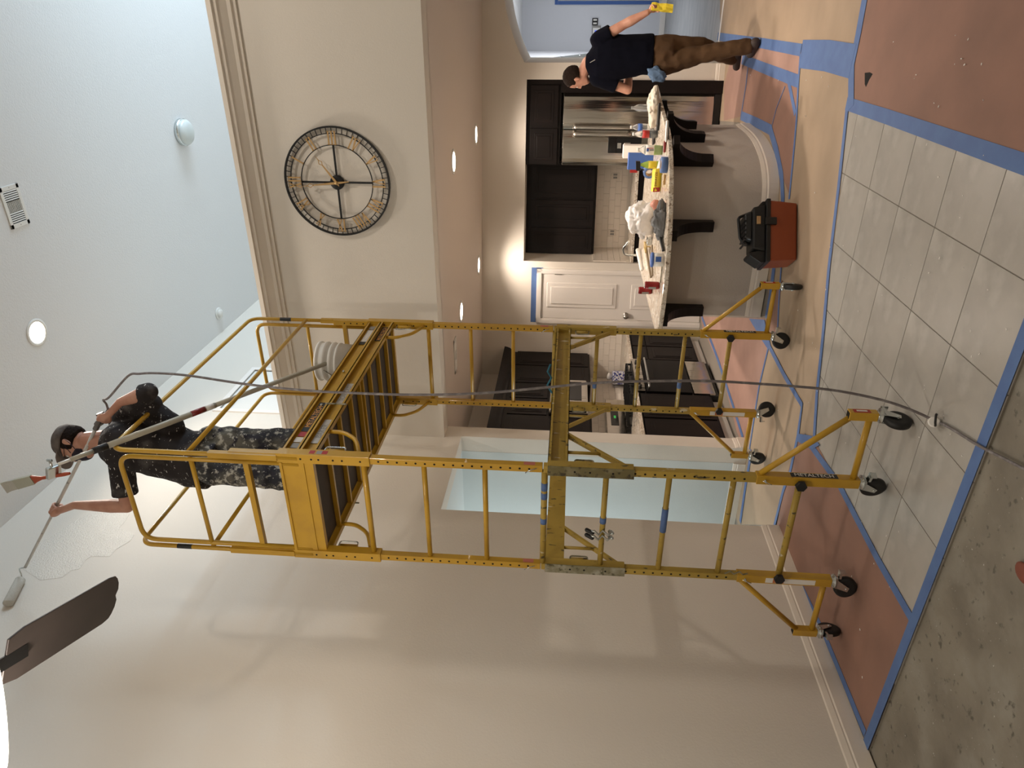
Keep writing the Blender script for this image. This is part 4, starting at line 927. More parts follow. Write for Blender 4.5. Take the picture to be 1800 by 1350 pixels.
# C-channels between the ends
def channel(x, out, z0, z1, m, ya=y0+.03, yb2=y1-.03, dpt=.032, name='side_channel'):
    c = MB(); c.box((x-.002, ya, z0), (x+.002, yb2, z1))
    a, b = (x, x+out*dpt) if out > 0 else (x+out*dpt, x)
    c.box((a, ya, z0), (b, yb2, z0+.004)).box((a, ya, z1-.004), (b, yb2, z1))
    e0, e1 = (b-.004, b) if out > 0 else (a, a+.004)
    c.box((e0, ya, z0), (e1, yb2, z0+.016)).box((e0, ya, z1-.016), (e1, yb2, z1))
    for yy in (ya, yb2-.004): c.box((a, yy, z0), (b, yy+.004, z1))
    return obj(name, c, m, sc)
for x, out in ((xr, 1), (xl, -1)):
    channel(x-out*.012, out, 1.636, 1.745, yelo_m)
    for yy, dr_ in ((y0, 1), (y1, -1)):
        obj('diagonal_brace', MB().bar((x, yy+dr_*.33, 1.640), (x, yy+dr_*.02, 1.315), .016, .030, up=(1, 0, 0)), yelo_m, sc)
        obj('brace_strut', MB().cyl((x, yy+dr_*.155, 1.640), (x, yy+dr_*.155, 1.46), .0095), yelo_m, sc)
        la = obj('latch_tube', MB().cyl((x-out*.0, yy+dr_*.055, 1.595), (x, yy+dr_*.055, 1.505), .013), yelo_m, sc)
        obj('latch_bail', MB().tube(fillet([(x, yy+dr_*.03, 1.60), (x, yy+dr_*.085, 1.60), (x, yy+dr_*.085, 1.50), (x, yy+dr_*.03, 1.50)], .015), .0045, 8), galv_m, la)
        obj('bent_brace', MB().tube(fillet([(x, yy+dr_*.26, 3.02), (x, yy+dr_*.26, 2.93), (x, yy+dr_*.19, 2.835), (x, yy+dr_*.02, 2.765)], .08, 8), .0125, 10), yel_m, sc)
        la = obj('latch_tube', MB().cyl((x, yy+dr_*.06, 2.965), (x, yy+dr_*.06, 2.86), .013), yel_m, sc)
        obj('latch_bail', MB().tube(fillet([(x, yy+dr_*.03, 2.975), (x, yy+dr_*.10, 2.975), (x, yy+dr_*.10, 2.865), (x, yy+dr_*.03, 2.865)], .015), .0045, 8), chrome_m, la)
    channel(x-out*.005, out, 3.005, 3.102, yel_m, y0-.01, y1+.01)
    channel(x-out*.005, out, 3.106, 3.205, yel_m, y0-.02, y1+.02, .026, 'toe_board')
    for yy in (y0+.55, y1-.85): obj('bolt', MB().cyl((x+out*.0, yy, 3.155), (x+out*.012, yy, 3.155), .008), chrome_m, sc)
    obj('lock_bar', MB().bar((x+out*.036, y0+.52, 3.115), (x+out*.036, y0+.52, 2.985), .007), galv_m, sc)
# end toe boards, deck, ribs
for y, e in ((y0, -1), (y1, 1)):
    obj('end_toe_board', sb((xl+.03, y+e*.022, 3.070), (xr-.03, y+e*.018, 3.205)), yel_m, sc)
    obj('end_toe_lip', sb((xl+.03, y+e*.030, 3.190), (xr-.03, y+e*.018, 3.205)), yel_m, sc)
    obj('end_beam', sb((xl+.02, y-.016, 3.02), (xr-.02, y+.016, 3.08)), yel_m, sc)
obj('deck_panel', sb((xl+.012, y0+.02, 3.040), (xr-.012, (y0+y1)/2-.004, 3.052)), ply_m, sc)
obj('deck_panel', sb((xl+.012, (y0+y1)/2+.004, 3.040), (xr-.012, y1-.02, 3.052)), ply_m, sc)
for k, yy in enumerate((.235, .47, .705, .895, .965, 1.155, 1.39, 1.62)):
    obj('deck_rib', sb((xl+.0, y0+yy-.010, 3.012), (xr-.0, y0+yy+.010, 3.038)), yel_m, sc)
# guard rails
RT = .0138
def rail(name, p, q, ztop, zmid, zb):
    """inverted U from p to q plus a middle tube"""
    a, b = V((*p, 0)), V((*q, 0)); Z = lambda v, z: v+V((0, 0, z))
    o = obj(name, MB().tube(fillet([Z(a, zb), Z(a, ztop), Z(b, ztop), Z(b, zb)], .085, 8), RT, 12), yel_m, sc)
    obj('mid_rail', MB().cyl(Z(a, zmid), Z(b, zmid), RT*.95), yel_m, o); return o
r1 = rail('end_guardrail', (xr-.045, y0-.012), (xl+.035, y0-.012), 4.135, 3.715, 3.10)
r2 = rail('end_guardrail', (xr-.045, y1+.012), (xl+.035, y1+.012), 4.135, 3.715, 3.10)
r3 = rail('side_guardrail', (xr, y0-.02), (xr, y1+.02), 4.165, 3.72, 3.10)
r4 = rail('side_guardrail', (xl, y0-.02), (xl, y1+.02), 4.165, 3.72, 3.10)
for x, y, e in ((xr, y1, 1), (xl, y0, -1)): obj('rail_label', MB().lathe((x, y+e*.02, 3.84), (0, 0, 1), [(RT+.0008, 0), (RT+.0008, .09)], 12, cap=False), dark2_m, sc)
for x, y in PQ.values(): obj('rail_socket', sb((x-.017, y-.017-(.02 if y == y0 else -.02), 3.21), (x+.017, y+.017-(.02 if y == y0 else -.02), 3.60)), yel_m, sc, bevel=.002)
# casters
def caster(x, y, ang, ztop=.150):
    f = V((cos(ang), sin(ang), 0)); s_ = V((-f.y, f.x, 0)); c = V((x, y, .0665))+f*.035; r = .062
    cs = obj('caster', MB().lathe((x, y, ztop-.028), (0, 0, 1), [(.012, 0), (.036, .006), (.038, .014), (.020, .018), (.026, .024), (.014, .028)], 24), chrome_m, sc)
    w = obj('wheel', MB().lathe(c-s_*.018, s_, [(.02, .002), (.045, 0), (.056, .001), (r, .006), (r+.0015, .018), (r, .030), (.056, .035), (.045, .036), (.02, .034)], 40), rubber_m, cs)
    fk = MB()
    for k in (-1, 1):
        o_ = V((x, y, 0))+s_*k*.023
        fk.extr([o_+V((0, 0, ztop-.02))-f*.026, o_+V((0, 0, ztop-.02))+f*.030, o_+f*.052+V((0, 0, .060)), o_+f*.028+V((0, 0, .052))], s_*.003*k)
    fk.obox((x, y, ztop-.026), f*.030, s_*.026, (0, 0, .004)); fk.cyl(c-s_*.03, c+s_*.03, .007)
    obj('fork', fk, chrome_m, cs)
    bk = MB().obox(V((x, y, ztop-.045))-f*.045, f*.022, s_*.015, (.0, 0, .006)).obox(V((x, y, ztop-.055))-f*.060, f*.004, s_*.016, (0, 0, .016))
    obj('brake_lever', bk, chrome_m, cs)
caster(xr, y0, radians(162)); caster(xl, y0, radians(188)); caster(xr, y1, radians(190)); caster(xl, y1, radians(25))
caster(xr+.395, y0, radians(-95)); caster(xl-.395, y0, radians(110)); caster(xr+.395, y1, radians(-78)); caster(xl-.395, y1, radians(165))
# labels with their print
def label(c, xd, ud, w, h, m, txt=None, tm=None, size=None, name='printed_label'):
    o = obj(name, plate(c, xd, ud, w, h), m, sc)
    if txt: text('print', txt, V(c), xd, ud, size or h*.7, tm or yel_m, o, push=.0018)
    return o
DN, UPY = (0, 0, -1), (0, 1, 0)
for y in (y0, y1): label((xr+.0262, y, .375), DN, UPY, .235, .036, dark2_m, 'METALTECH', paper_m, .036)
for y in (y0,): pass
for x, y in ((xl, y0), (xl, y1)):
    o = label((x, y-.0262, .375), DN, (1, 0, 0), .27, .034, paper_m); obj('orange_patch', plate((x, y-.0275, .44), DN, (1, 0, 0), .06, .030), mat('orange_ink', (.55, .18, .06), .5), o)
for y in (y0, y1): 
    o = label((xr+.395+.0222, y, .225), DN, UPY, .08, .03, redl_m); obj('label_print', plate((xr+.395+.0235, y, .225), DN, UPY, .05, .012), paper_m, o)
E1 = (0, 1, 0)
o = label((xr+.0, y0+.42, 3.155), E1, (0, 0, 1), .34, .045, dark2_m, 'METALTECH', orange_ := mat('label_orange', (.75, .35, .08), .5), .045)
obj('label_patch', plate((xr+.0, y0+.22, 3.155), E1, (0, 0, 1), .05, .045), redl_m, o); obj('label_patch', plate((xr+.0, y0+.16, 3.155), E1, (0, 0, 1), .05, .05), paper_m, o); obj('label_patch', plate((xr+.0, y0+.10, 3.155), E1, (0, 0, 1), .05, .045), grey_m, o)
o = label((xr+.0, y1-.25, 3.155), E1, (0, 0, 1), .22, .05, paper_m); obj('label_patch', plate((xr+.0012, y1-.10, 3.155), E1, (0, 0, 1), .06, .05), grey_m, o); obj('label_patch', plate((xr+.0012, y1-.38, 3.155), E1, (0, 0, 1), .05, .05), dark2_m, o)
label((xr+.0, y1-.20, 3.054), E1, (0, 0, 1), .26, .055, dark2_m, 'METALTECH', orange_, .042)
label((xr+.0, y0+.26, 3.054), E1, (0, 0, 1), .26, .05, mat('silver_label', (.55, .53, .50), .3, .4), 'BAKER', grey_m, .05)
label((xr+.0, y0+.72, 3.054), E1, (0, 0, 1), .26, .05, MATS['silver_label'], 'SCAFFOLD', grey_m, .04)
for z0_, mm in ((3.02, redl_m), (2.98, grey_m), (2.95, redl_m)): label((xr+.0292, y0, z0_), DN, UPY, .03, .03, mm)
for x, y in ((xr, y0), (xl, y0), (xr, y1)):
    label((x+.0207, y, 1.84), DN, UPY, .06, .026, mat('pink_label', (.50, .16, .12), .5) if 'pink_label' not in MATS else MATS['pink_label']); obj('spring_pin', MB().tube([(x-.02, y-.03, 1.86), (x, y-.036, 1.84), (x+.012, y-.03, 1.80)], .0025, 6), chrome_m, sc)
# blue tape wrapped on rungs
for z, a, b in ((1.758, .12, .20), (1.758, .225, .29), (1.758, .50, .56), (1.432, .46, .52), (1.103, .33, .58)):
    obj('tape_wrap', MB().cyl((xr-.02-a*.63, y0, z), (xr-.02-b*.63, y0, z), .0178), tape_m, sc)
for z, a, b in ((1.432, .66, .74), (.772, .62, .70)): obj('tape_wrap', MB().cyl((xr-a*.67, y1, z), (xr-b*.67, y1, z), .0165), tape_m, sc)
# clamps on a rung and hook on the left post
for k, dx in enumerate((0, .035)):
    c = V((xr-.40-dx, y0-.018, 1.432)); t = thing('spring_clamp', '%s small steel spring clamp clipped on the near ladder rung' % ('right' if k == 0 else 'left'), 'clamp', c)
    obj('jaw', MB().tube([c+V((.0, .0, .07)), c+V((.014, -.012, .045)), c+V((-.01, -.012, .02)), c+V((.012, 0, 0)), c+V((-.01, -.01, -.03)), c+V((.012, 0, -.055))], .0075, 8), chrome_m, t)
    obj('grip', MB().cap_(c+V((0, -.01, .055)), c+V((0, .012, .085)), .012), rubber_m, t); obj('grip', MB().cap_(c+V((0, -.005, -.055)), c+V((0, .01, -.04)), .010), chrome_m, t)
c = V((xl+.035, y0-.03, .66)); single('wire_hook', MB().tube([c+V((.0, 0, .08)), c+V((.02, 0, .05)), c+V((0, 0, .03)), c+V((.02, 0, 0)), c+V((0, 0, -.02)), c+V((.01, 0, -.045))], .004, 6), galv_m, 'thin wire hook hanging at the left near post', 'hook')
c = V((xl+.16, y1-.02, 1.775)); single('teal_cord', MB().tube([c+V((.22, 0, .01)), c+V((.16, -.01, .03)), c+V((.10, 0, .0)), c+V((.04, -.012, .03)), c+V((-.02, 0, .0)), c+V((-.06, -.01, -.03)), c+V((-.03, 0, -.07))], .008, 8), mat('teal', (.03, .16, .24), .8), 'teal cord tied around the far scaffold joint', 'cord')

# bucket and long brush pole up on the platform
p = V((-2.262, 4.53, 3.055)); t = thing('paint_bucket', 'white ribbed plastic paint bucket on the scaffold platform', 'bucket', p)
obj('bucket_body', MB().lathe(p, (0, 0, 1), [(.118, 0), (.122, .01), (.130, .27), (.140, .272), (.140, .285), (.131, .29), (.132, .31), (.143, .315), (.143, .33), (.134, .335), (.135, .36), (.146, .365), (.146, .38), (.137, .385), (.138, .41), (.148, .415), (.148, .43), (.138, .43), (.125, .01)], 40), white_m, t)
obj('bucket_label', MB().lathe(p, (0, 0, 1), [(.1255, .07), (.1315, .265)], 40, cap=False), mat('maroon_label', (.16, .015, .03), .4), t)
obj('wire_handle', MB().tube([p+V((.0, -.146, .36)), p+V((-.06, -.15, .27)), p+V((-.10, -.10, .24)), p+V((-.145, 0, .26))], .003, 6), galv_m, t)
P0, Pc = V((-2.231, 4.5, 3.348)), V((-2.085, 3.035, 4.165)); L = lambda k: P0+(Pc-P0)*k
t = thing('brush_pole', 'long tan extension pole with a red-handled brush clamped to its tip', 'pole', L(-.15))
obj('pole_shaft', MB().cyl(L(-.15), L(.62), .0155), tanpole_m, t); obj('pole_shaft', MB().cyl(L(.60), L(1.0), .0175), tanpole_m, t)
obj('red_label', MB().cyl(L(.645), L(.70), .0180), mat('dark_red_label', (.20, .015, .012), .4), t); obj('white_label', MB().cyl(L(.61), L(.642), .0180), paper_m, t)
obj('black_grip', MB().cyl(L(1.0), L(1.045), .020, .018), rubber_m, t); obj('pole_tip', MB().cyl(L(1.045), L(1.115), .0125), tanpole_m, t); obj('threaded_tip', MB().cyl(L(1.11), L(1.15), .0085), white_m, t)
c = L(1.165); dd = (Pc-P0).normalized()
cl = obj('brush_clamp', MB().obox(at(94, 829, y=2.80), dd*.034, V((.036, 0, -.010)), dd.cross(V((1, 0, 0)))*.016), chrome_m, t, bevel=.006)
obj('wing_nut', MB().cyl(c+V((-.035, 0, .01)), c+V((.035, 0, .01)), .007).obox(c+V((.035, 0, .01)), (.006, 0, 0), (0, .004, 0), (0, 0, .014)), chrome_m, cl)
def vp(ix, iy): return at(ix, iy, y=2.80)
h0, h1, f1, b1 = vp(123, 832), vp(58, 843), vp(28, 851), vp(6, 856)
dv = (b1-h0).normalized(); sv = dv.cross(V((0, 1, 0))).normalized(); nv = V((0, 1, 0))
def strip(secs, th, m, name, par, bevel=.004):
    mb = MB(); top = [p_+sv*w for p_, w in secs]; bot = [p_-sv*w for p_, w in secs][::-1]
    mb.extr([q-nv*th/2 for q in top+bot], nv*th); return obj(name, mb, m, par, bevel=bevel)
hd = strip([(h0, .007), (h0.lerp(h1, .15), .010), (h0.lerp(h1, .45), .009), (h0.lerp(h1, .75), .008), (h0.lerp(h1, .92), .018), (h1, .026)], .014, brush_m, 'brush_handle', t)
strip([(h1, .027), (f1, .030)], .020, fer_m, 'ferrule', hd, .002)
strip([(f1, .029), (f1.lerp(b1, .5), .031), (vp(8, 857), .034)], .018, bristle_m, 'bristles', hd, .002)

# ================================================================ PAINTER'S SPRAY GUN POLE, ROLLER, HOSE
G, Rr = V((-2.149, 3.42, 4.461)), V((-3.372, 3.146, 5.262))
K = lambda k: G+(Rr-G)*k
t = thing('roller_pole', 'paint-smeared extension pole with roller held by the painter against the wall', 'paint roller', K(0))
obj('pole_shaft', MB().cyl(K(.0), K(.52), .0105), pole_m, t); obj('pole_shaft', MB().cyl(K(.50), K(.84), .0085), pole_m, t)
w = V((WX+.03, 3.20, 5.30)); wa = V((0, .32, .11)).normalized(); ra, rb = w-wa*.115, w+wa*.115; pe = K(.84)
obj('roller_frame', MB().tube(fillet([pe, rb+V((.05, .05, .03)), rb+wa*.03, rb], .03), .0045, 8), chrome_m, t)
obj('roller_cover', MB().lathe(ra, wa, [(.026, 0), (.032, .006), (.032, .224), (.026, .23)], 28), nap_m, t)
gn = obj('spray_gun', MB().cyl(K(-.02), K(.06), .017).obox(K(0)+V((.012, -.01, -.02)), (.030, 0, .012), (0, .012, 0), (-.008, 0, .022)), mat('gun_grey', (.16, .15, .14), .4, .5), t, bevel=.003)
obj('gun_handle', MB().cap_(K(0)+V((.0, -.012, -.015)), K(0)+V((.075, -.02, -.085)), .011, .013), MATS['gun_grey'], gn)
obj('trigger', MB().tube([K(0)+V((-.02, -.01, .03)), K(0)+V((-.035, -.012, .045)), K(0)+V((-.05, -.012, .02)), K(0)+V((-.03, -.012, -.01))], .006, 8), MATS['gun_grey'], gn)
# wet paint patch on the left wall
pp = [(236, 940), (228, 952), (205, 965), (193, 978), (160, 978), (150, 985), (140, 1000), (125, 1003), (110, 1015), (70, 1020), (40, 1000), (60, 960), (110, 930), (150, 905), (190, 897), (228, 903), (221, 915), (210, 928), (221, 932)]
P = [at(a, b, x=WX+.0004) for a, b in pp]
single('wet_paint', MB().extr(P, (.0012, 0, 0)), wetpaint_m, 'glossy patch of freshly rolled paint on the left wall', 'paint')
hp = [V((-2.085, 3.40, 4.385)), V((-2.02, 3.37, 4.36)), V((-1.93, 3.27, 4.29)), V((-1.86, 3.18, 4.18)), at(225, 661, y=3.1), at(245, 657, y=3.05), at(275, 656, y=3.0), at(330, 660, y=2.95), at(430, 675, y=2.9), at(520, 685, y=2.9), at(600, 690, y=2.9), at(730, 694, y=2.9), at(850, 691, y=2.9), at(950, 682, y=2.9), at(1050, 673, y=2.9), at(1150, 670, y=2.9), at(1250, 670, y=2.9), at(1340, 675, y=2.9), at(1440, 683, y=2.9), at(1500, 692, y=2.9), at(1560, 706, y=2.9), at(1605, 722, y=2.88), at(1640, 738, z=.014), at(1670, 752, z=.014), at(1720, 783, z=.014), at(1765, 806, z=.012), at(1830, 840, z=.005), at(1920, 890, z=.0), at(2050, 960, z=.0)]
def smooth(pts, n=6):
    out = []; m = len(pts)
    for i in range(m-1):
        p0, p1, p2, p3 = pts[max(i-1, 0)], pts[i], pts[i+1], pts[min(i+2, m-1)]
        for k in range(n):
            s = k/n; out.append(.5*((2*p1)+(p2-p0)*s+(2*p0-5*p1+4*p2-p3)*s*s+(3*p1-p0-3*p2+p3)*s**3))
    return out+[pts[-1]]
t = thing('paint_hose', 'grey paint-smeared airless hose hanging from the spray gun to the floor', 'hose', hp[22]-V((0, 0, .012)))
obj('hose', MB().tube(smooth(hp), .0062, 10), hose_m, t)
c = at(1645, 741, z=.02)
obj('hose_tape_knot', MB().lathe(c+V((-.02, .01, 0)), (.6, -.5, .3), [(.012, 0), (.018, .012), (.026, .03), (.020, .034)], 12), paper_m, t)
obj('hose_knot', MB().tube(smooth([c+V((.03, .01, 0)), c+V((.045, -.02, .02)), c+V((.02, -.04, .025)), c+V((-.01, -.02, .01)), c+V((.0, .02, .02))]), .005, 8), rubber_m, t)

# ================================================================ PEOPLE
def hand_grip(mb, c, axis, palm, wrist, r=.014, thumb=1):
    """hand closed round a bar through c along axis; palm = direction from bar to palm"""
    c, a, p = V(c), V(axis).normalized(), V(palm); p = (p-a*p.dot(a)).normalized(); q = a.cross(p)
    pc = c+p*(r+.016); w = V(wrist)
    mb.ell(pc+q*.006, a*.043, q*.040, p*.016, 16); mb.cap_(pc+q*.005, w, .021, .024)
    for i in range(4):
        o = a*((i-1.5)*.0195); R0 = r+.0095; lens = (.95, 1.0, .97, .85)[i]; pts = []
        for k in range(6):
            an = radians(-15+205*lens*k/5); pts.append(c+o+(p*cos(an)+q*sin(an))*(R0+.002*(5-k)/5))
        for k in range(5): mb.cap_(pts[k], pts[k+1], .0092-.0004*k, .0088-.0004*k, 10)
    b0 = pc-q*.02+a*.03*thumb; b1_ = c-q*(r+.014)+a*.030*thumb+p*.006; b2 = c-q*(r+.006)-p*(r+.004)+a*.018*thumb
    mb.cap_(b0, b1_, .0125, .0105, 10); mb.cap_(b1_, b2, .0105, .0085, 10)
def open_hand(mb, wrist, d, side, n=None):
    d, s_ = V(d).normalized(), V(side).normalized(); w = V(wrist); nn = d.cross(s_)
    c = w+d*.05; mb.ell(c, d*.05, s_*.042, nn*.015, 16); mb.cap_(w, c, .023, .02)
    for i in range(4):
        b = w+d*.085+s_*((i-1.5)*.021); L_ = (.038, .044, .041, .032)[i]
        m1 = b+d*L_-nn*.004; m2 = m1+(d*.9-nn*.5).normalized()*L_*.75; mb.cap_(b, m1, .0095, .0088, 10); mb.cap_(m1, m2, .0088, .0072, 10)
    b = w+d*.03-s_*.03; m1 = b+(d-s_*.9).normalized()*.04; mb.cap_(b, m1, .012, .010, 10); mb.cap_(m1, m1+(d*1.2-s_*.3).normalized()*.03, .010, .008, 10)
def head(mb, c, fwd, up, s=1):
    """skull, jaw, nose, ears, lips and brow added to the body volume; c = centre of skull"""
    c, f, u = V(c), V(fwd).normalized(), V(up); u = (u-f*u.dot(f)).normalized(); sd = f.cross(u)
    mb.ell(c+u*.02*s, f*.095*s, sd*.076*s, u*.098*s, 24)
    mb.loft([(c+f*.055*s-u*.125*s, f*.022*s, sd*.028*s), (c+f*.040*s-u*.105*s, f*.048*s, sd*.048*s), (c+f*.026*s-u*.06*s, f*.064*s, sd*.060*s), (c+f*.018*s-u*.0*s, f*.076*s, sd*.070*s), (c+f*.012*s+u*.04*s, f*.080*s, sd*.072*s)], 24)
    mb.loft([(c+f*.088*s+u*.018*s, sd*.007*s, f*.008*s), (c+f*.100*s-u*.010*s, sd*.011*s, f*.012*s), (c+f*.106*s-u*.030*s, sd*.015*s, f*.013*s), (c+f*.092*s-u*.042*s, sd*.012*s, f*.008*s)], 12)
    mb.ell(c+f*.085*s-u*.066*s, sd*.024*s, f*.010*s, u*.006*s, 10); mb.ell(c+f*.084*s-u*.077*s, sd*.021*s, f*.010*s, u*.006*s, 10)
    mb.ell(c+f*.082*s+u*.026*s, sd*.05*s, f*.012*s, u*.008*s, 12)
    for k in (-1, 1):
        e = c+sd*k*.078*s-f*.008*s-u*.010*s
        mb.loft([(e-u*.030*s+f*.004*s, f*.008*s, sd*.006*s), (e-u*.012*s, f*.014*s, sd*.009*s), (e+u*.012*s-f*.004*s, f*.019*s, sd*.011*s), (e+u*.028*s-f*.004*s, f*.012*s, sd*.007*s)], 10)
    return f, u, sd
def eyes(par, c, f, u, sd, s=1):
    for k in (-1, 1):
        e = c+f*.078*s+sd*k*.031*s+u*.002*s
        o = obj('eye', MB().ell(e, sd*.013*s, u*.011*s, f*.011*s, 14), paper_m, par); obj('iris', MB().ell(e+f*.0085*s, sd*.005*s, u*.005*s, f*.004*s, 10), dark2_m, o)

# ---- painter on the scaffold
base = V((-2.42, 3.45, 3.052))
pt = thing('person', 'person in grey cap, dark mask and paint-spattered black clothes rolling a wall on the scaffold', 'person', base)
q = lambda ix, iy, y: at(ix, iy, y=y)
pel = q(352, 803, 3.45); chest = q(248, 775, 3.44); neck0 = q(193, 775, 3.43); hc = q(130, 778, 3.43)
fw = V((-.86, -.46, .10)); tf = V((-.98, .10, 0)).normalized(); ts = V((tf.y, -tf.x, 0))    # torso forward and right side
shR, shL = q(214, 742, 3.56), q(212, 815, 3.32)
elR, haR = q(260, 690, 3.44), q(197, 712, 3.40); elL = q(224, 890, 3.24); wrL = q(131, 888, 3.25)
hipR, hipL = q(372, 775, 3.53), q(372, 825, 3.37); knR, knL = q(440, 775, 3.53), q(440, 833, 3.36)
anR, anL = V((-2.33, 3.56, 3.15)), V((-2.50, 3.37, 3.15))
hup = (hc-q(170, 778, 3.43)).normalized()
bm_ = MB(); f_, u_, s_ = head(bm_, hc, fw, hup)
bm_.cap_(q(185, 772, 3.43), q(155, 774, 3.43), .058, .056)
spine = [(pel-V((0, 0, .05)), .145, .10), (pel+V((0, 0, .06)), .155, .115), (pel.lerp(chest, .5), .150, .115), (chest, .175, .125), (chest.lerp(neck0, .55), .185, .115), (neck0-V((0, 0, .02)), .12, .085), (neck0+V((0, 0, .03)), .06, .06)]
bm_.loft([(c, ts*a, tf*b) for c, a, b in spine], 24)
for s0, e0, w0 in ((shR, elR, haR), (shL, elL, wrL)): bm_.cap_(chest.lerp(s0, .75), s0, .062, .055); bm_.cap_(s0, e0, .052, .040)
fR = haR+(elR-haR).normalized()*.055
bm_.cap_(elR, elR.lerp(fR, .35), .042, .042); bm_.cap_(elR.lerp(fR, .35), fR, .042, .026)
bm_.cap_(elL, elL.lerp(wrL, .3), .040, .043); bm_.cap_(elL.lerp(wrL, .3), wrL, .043, .025)
hand_grip(bm_, K(.495), Rr-G, wrL-K(.495), wrL, .012, -1)
hand_grip(bm_, K(0)+V((.035, -.016, -.048)), V((.075, -.008, -.07)), fR-K(0)+V((.02, -.08, 0)), fR, .013, -1)
for a, b, c in ((hipR, knR, anR), (hipL, knL, anL)): bm_.cap_(a, b, .082, .058); bm_.cap_(b, c, .056, .040); bm_.cap_(c, c+tf*.10-V((0, 0, .055)), .040, .030)
body = remesh('body', bm_, .0042, skin_m, pt, 5)
eyes(body, hc, f_, u_, s_)
sh = MB(); sh.loft([(pel-V((.022, 0, .05)), ts*.178, tf*.182), (pel+V((-.016, 0, .07)), ts*.175, tf*.170), (pel.lerp(chest, .5)+tf*.022, ts*.178, tf*.172), (chest+tf*.012, ts*.195, tf*.172), (chest.lerp(neck0, .55), ts*.200, tf*.132), (neck0-V((0, 0, .02)), ts*.145, tf*.108), (neck0+V((0, 0, .022)), ts*.082, tf*.080)], 28)
sh.cap_(chest.lerp(shR, .7), shR, .078, .072); sh.cap_(chest.lerp(shL, .7), shL, .078, .072)
sh.cap_(shR, elR+V((.004, 0, .0)), .074, .056); sh.cyl(elR, elR.lerp(fR, .22), .060, .064); sh.cyl(shL, shL.lerp(elL, .72), .070, .072)
sh.cap_(q(232, 740, 3.54), q(262, 712, 3.50), .092, .072); sh.cap_(q(258, 718, 3.50), q(300, 752, 3.48), .070, .085)
remesh('t_shirt', sh, .0065, shirtp_m, pt, 5, wrinkle=.010, wscale=9)
pn = MB(); pn.loft([(pel-V((0, 0, .13)), ts*.150, tf*.115), (pel-V((0, 0, .03)), ts*.160, tf*.125), (pel+V((0, 0, .05)), ts*.155, tf*.12)], 24)
for a, b, c in ((hipR, knR, anR), (hipL, knL, anL)): pn.cap_(a, b, .095, .076); pn.cap_(b, b.lerp(c, .75), .076, .072); pn.cyl(b.lerp(c, .7), c+V((0, 0, -.02)), .072, .070)
remesh('trousers', pn, .007, pantp_m, pt, 5, wrinkle=.014, wscale=10)
for c in (anR, anL):
    m = MB(); m.cap_(c+V((0, 0, -.045))-tf*.03, c+tf*.15+V((0, 0, -.062)), .048, .034); m.cap_(c, c-V((0, 0, .03)), .046, .05)
    for v in m.bm.verts: v.co.z = max(v.co.z, base.z+.002)
    remesh('shoe', m, .006, shoe_m, pt, 3)
hr = MB(); hr.ell(hc+u_*.012-f_*.010, f_*.098, s_*.083, u_*.100, 24)
for v in hr.bm.verts:
    r_ = v.co-hc
    if r_.dot(f_) > .035 and r_.dot(u_) < .05: v.co -= f_*(r_.dot(f_)-.035)
    if r_.dot(u_) < -.035: v.co += u_*(-.035-r_.dot(u_))*.85
remesh('hair', hr, .005, hair_m, pt, 2, wrinkle=.004, wscale=60)
cp_ = MB(); cp_.loft([(hc+u_*.030-f_*.004, f_*.105, s_*.090), (hc+u_*.060-f_*.004, f_*.104, s_*.089), (hc+u_*.095-f_*.006, f_*.088, s_*.075), (hc+u_*.118-f_*.008, f_*.055, s_*.048), (hc+u_*.126-f_*.008, f_*.02, s_*.018)], 28)
cpo = remesh('cap', cp_, .005, cap_m, pt, 3, wrinkle=.003, wscale=25)
br = MB(); bp = []
for k in range(13):
    a = radians(-78+156*k/12); bp.append(hc+u_*(.046-.030*max(0, cos(a))**1.5*1.0)+f_*(.055+.115*max(0, cos(a))**.7)+s_*.080*sin(a)/sin(radians(78)))
bq = [hc+u_*.048+f_*(.095*cos(radians(-78+156*k/12)))+s_*.080*sin(radians(-78+156*k/12)) for k in range(12, -1, -1)]
br.extr(bp+bq[1:-1], u_*.006); obj('cap_peak', br, mat('faded_peak', (.22, .185, .165), .9), cpo, bevel=.002)
mk = MB(); mk.loft([(hc+f_*.058-u_*.118, f_*.030, s_*.040), (hc+f_*.048-u_*.095, f_*.052, s_*.057), (hc+f_*.046-u_*.060, f_*.062, s_*.065), (hc+f_*.060-u_*.034, f_*.052, s_*.052), (hc+f_*.075-u_*.022, f_*.036, s_*.030)], 24)
mo = remesh('face_mask', mk, .005, mask_m, pt, 3)
for k in (-1, 1):
    e = hc+s_*k*.083-f_*.012
    obj('ear_loop', MB().tube([hc+f_*.055+s_*k*.062-u_*.035, hc+f_*.03+s_*k*.078-u_*.020, e+u_*.015, e-f_*.012, e-u_*.030, hc+f_*.03+s_*k*.072-u_*.075, hc+f_*.05+s_*k*.052-u_*.090], .0022, 6), mask_m, mo)
    g_ = MB().tube([hc+f_*.092+s_*k*(.031+.022*cos(2*pi*i/14))+u_*(.004+.018*sin(2*pi*i/14)) for i in range(14)], .0022, 6, closed=True)
    g_.tube([hc+f_*.09+s_*k*.054+u_*.008, hc+s_*k*.082+u_*.006], .002, 6); go = obj('glasses', g_, black_m, pt)
    obj('lens', MB().ell(hc+f_*.092+s_*k*.031+u_*.004, s_*.020, u_*.017, f_*.001, 14), clear_m, go)
c = q(233, 764, 3.30)

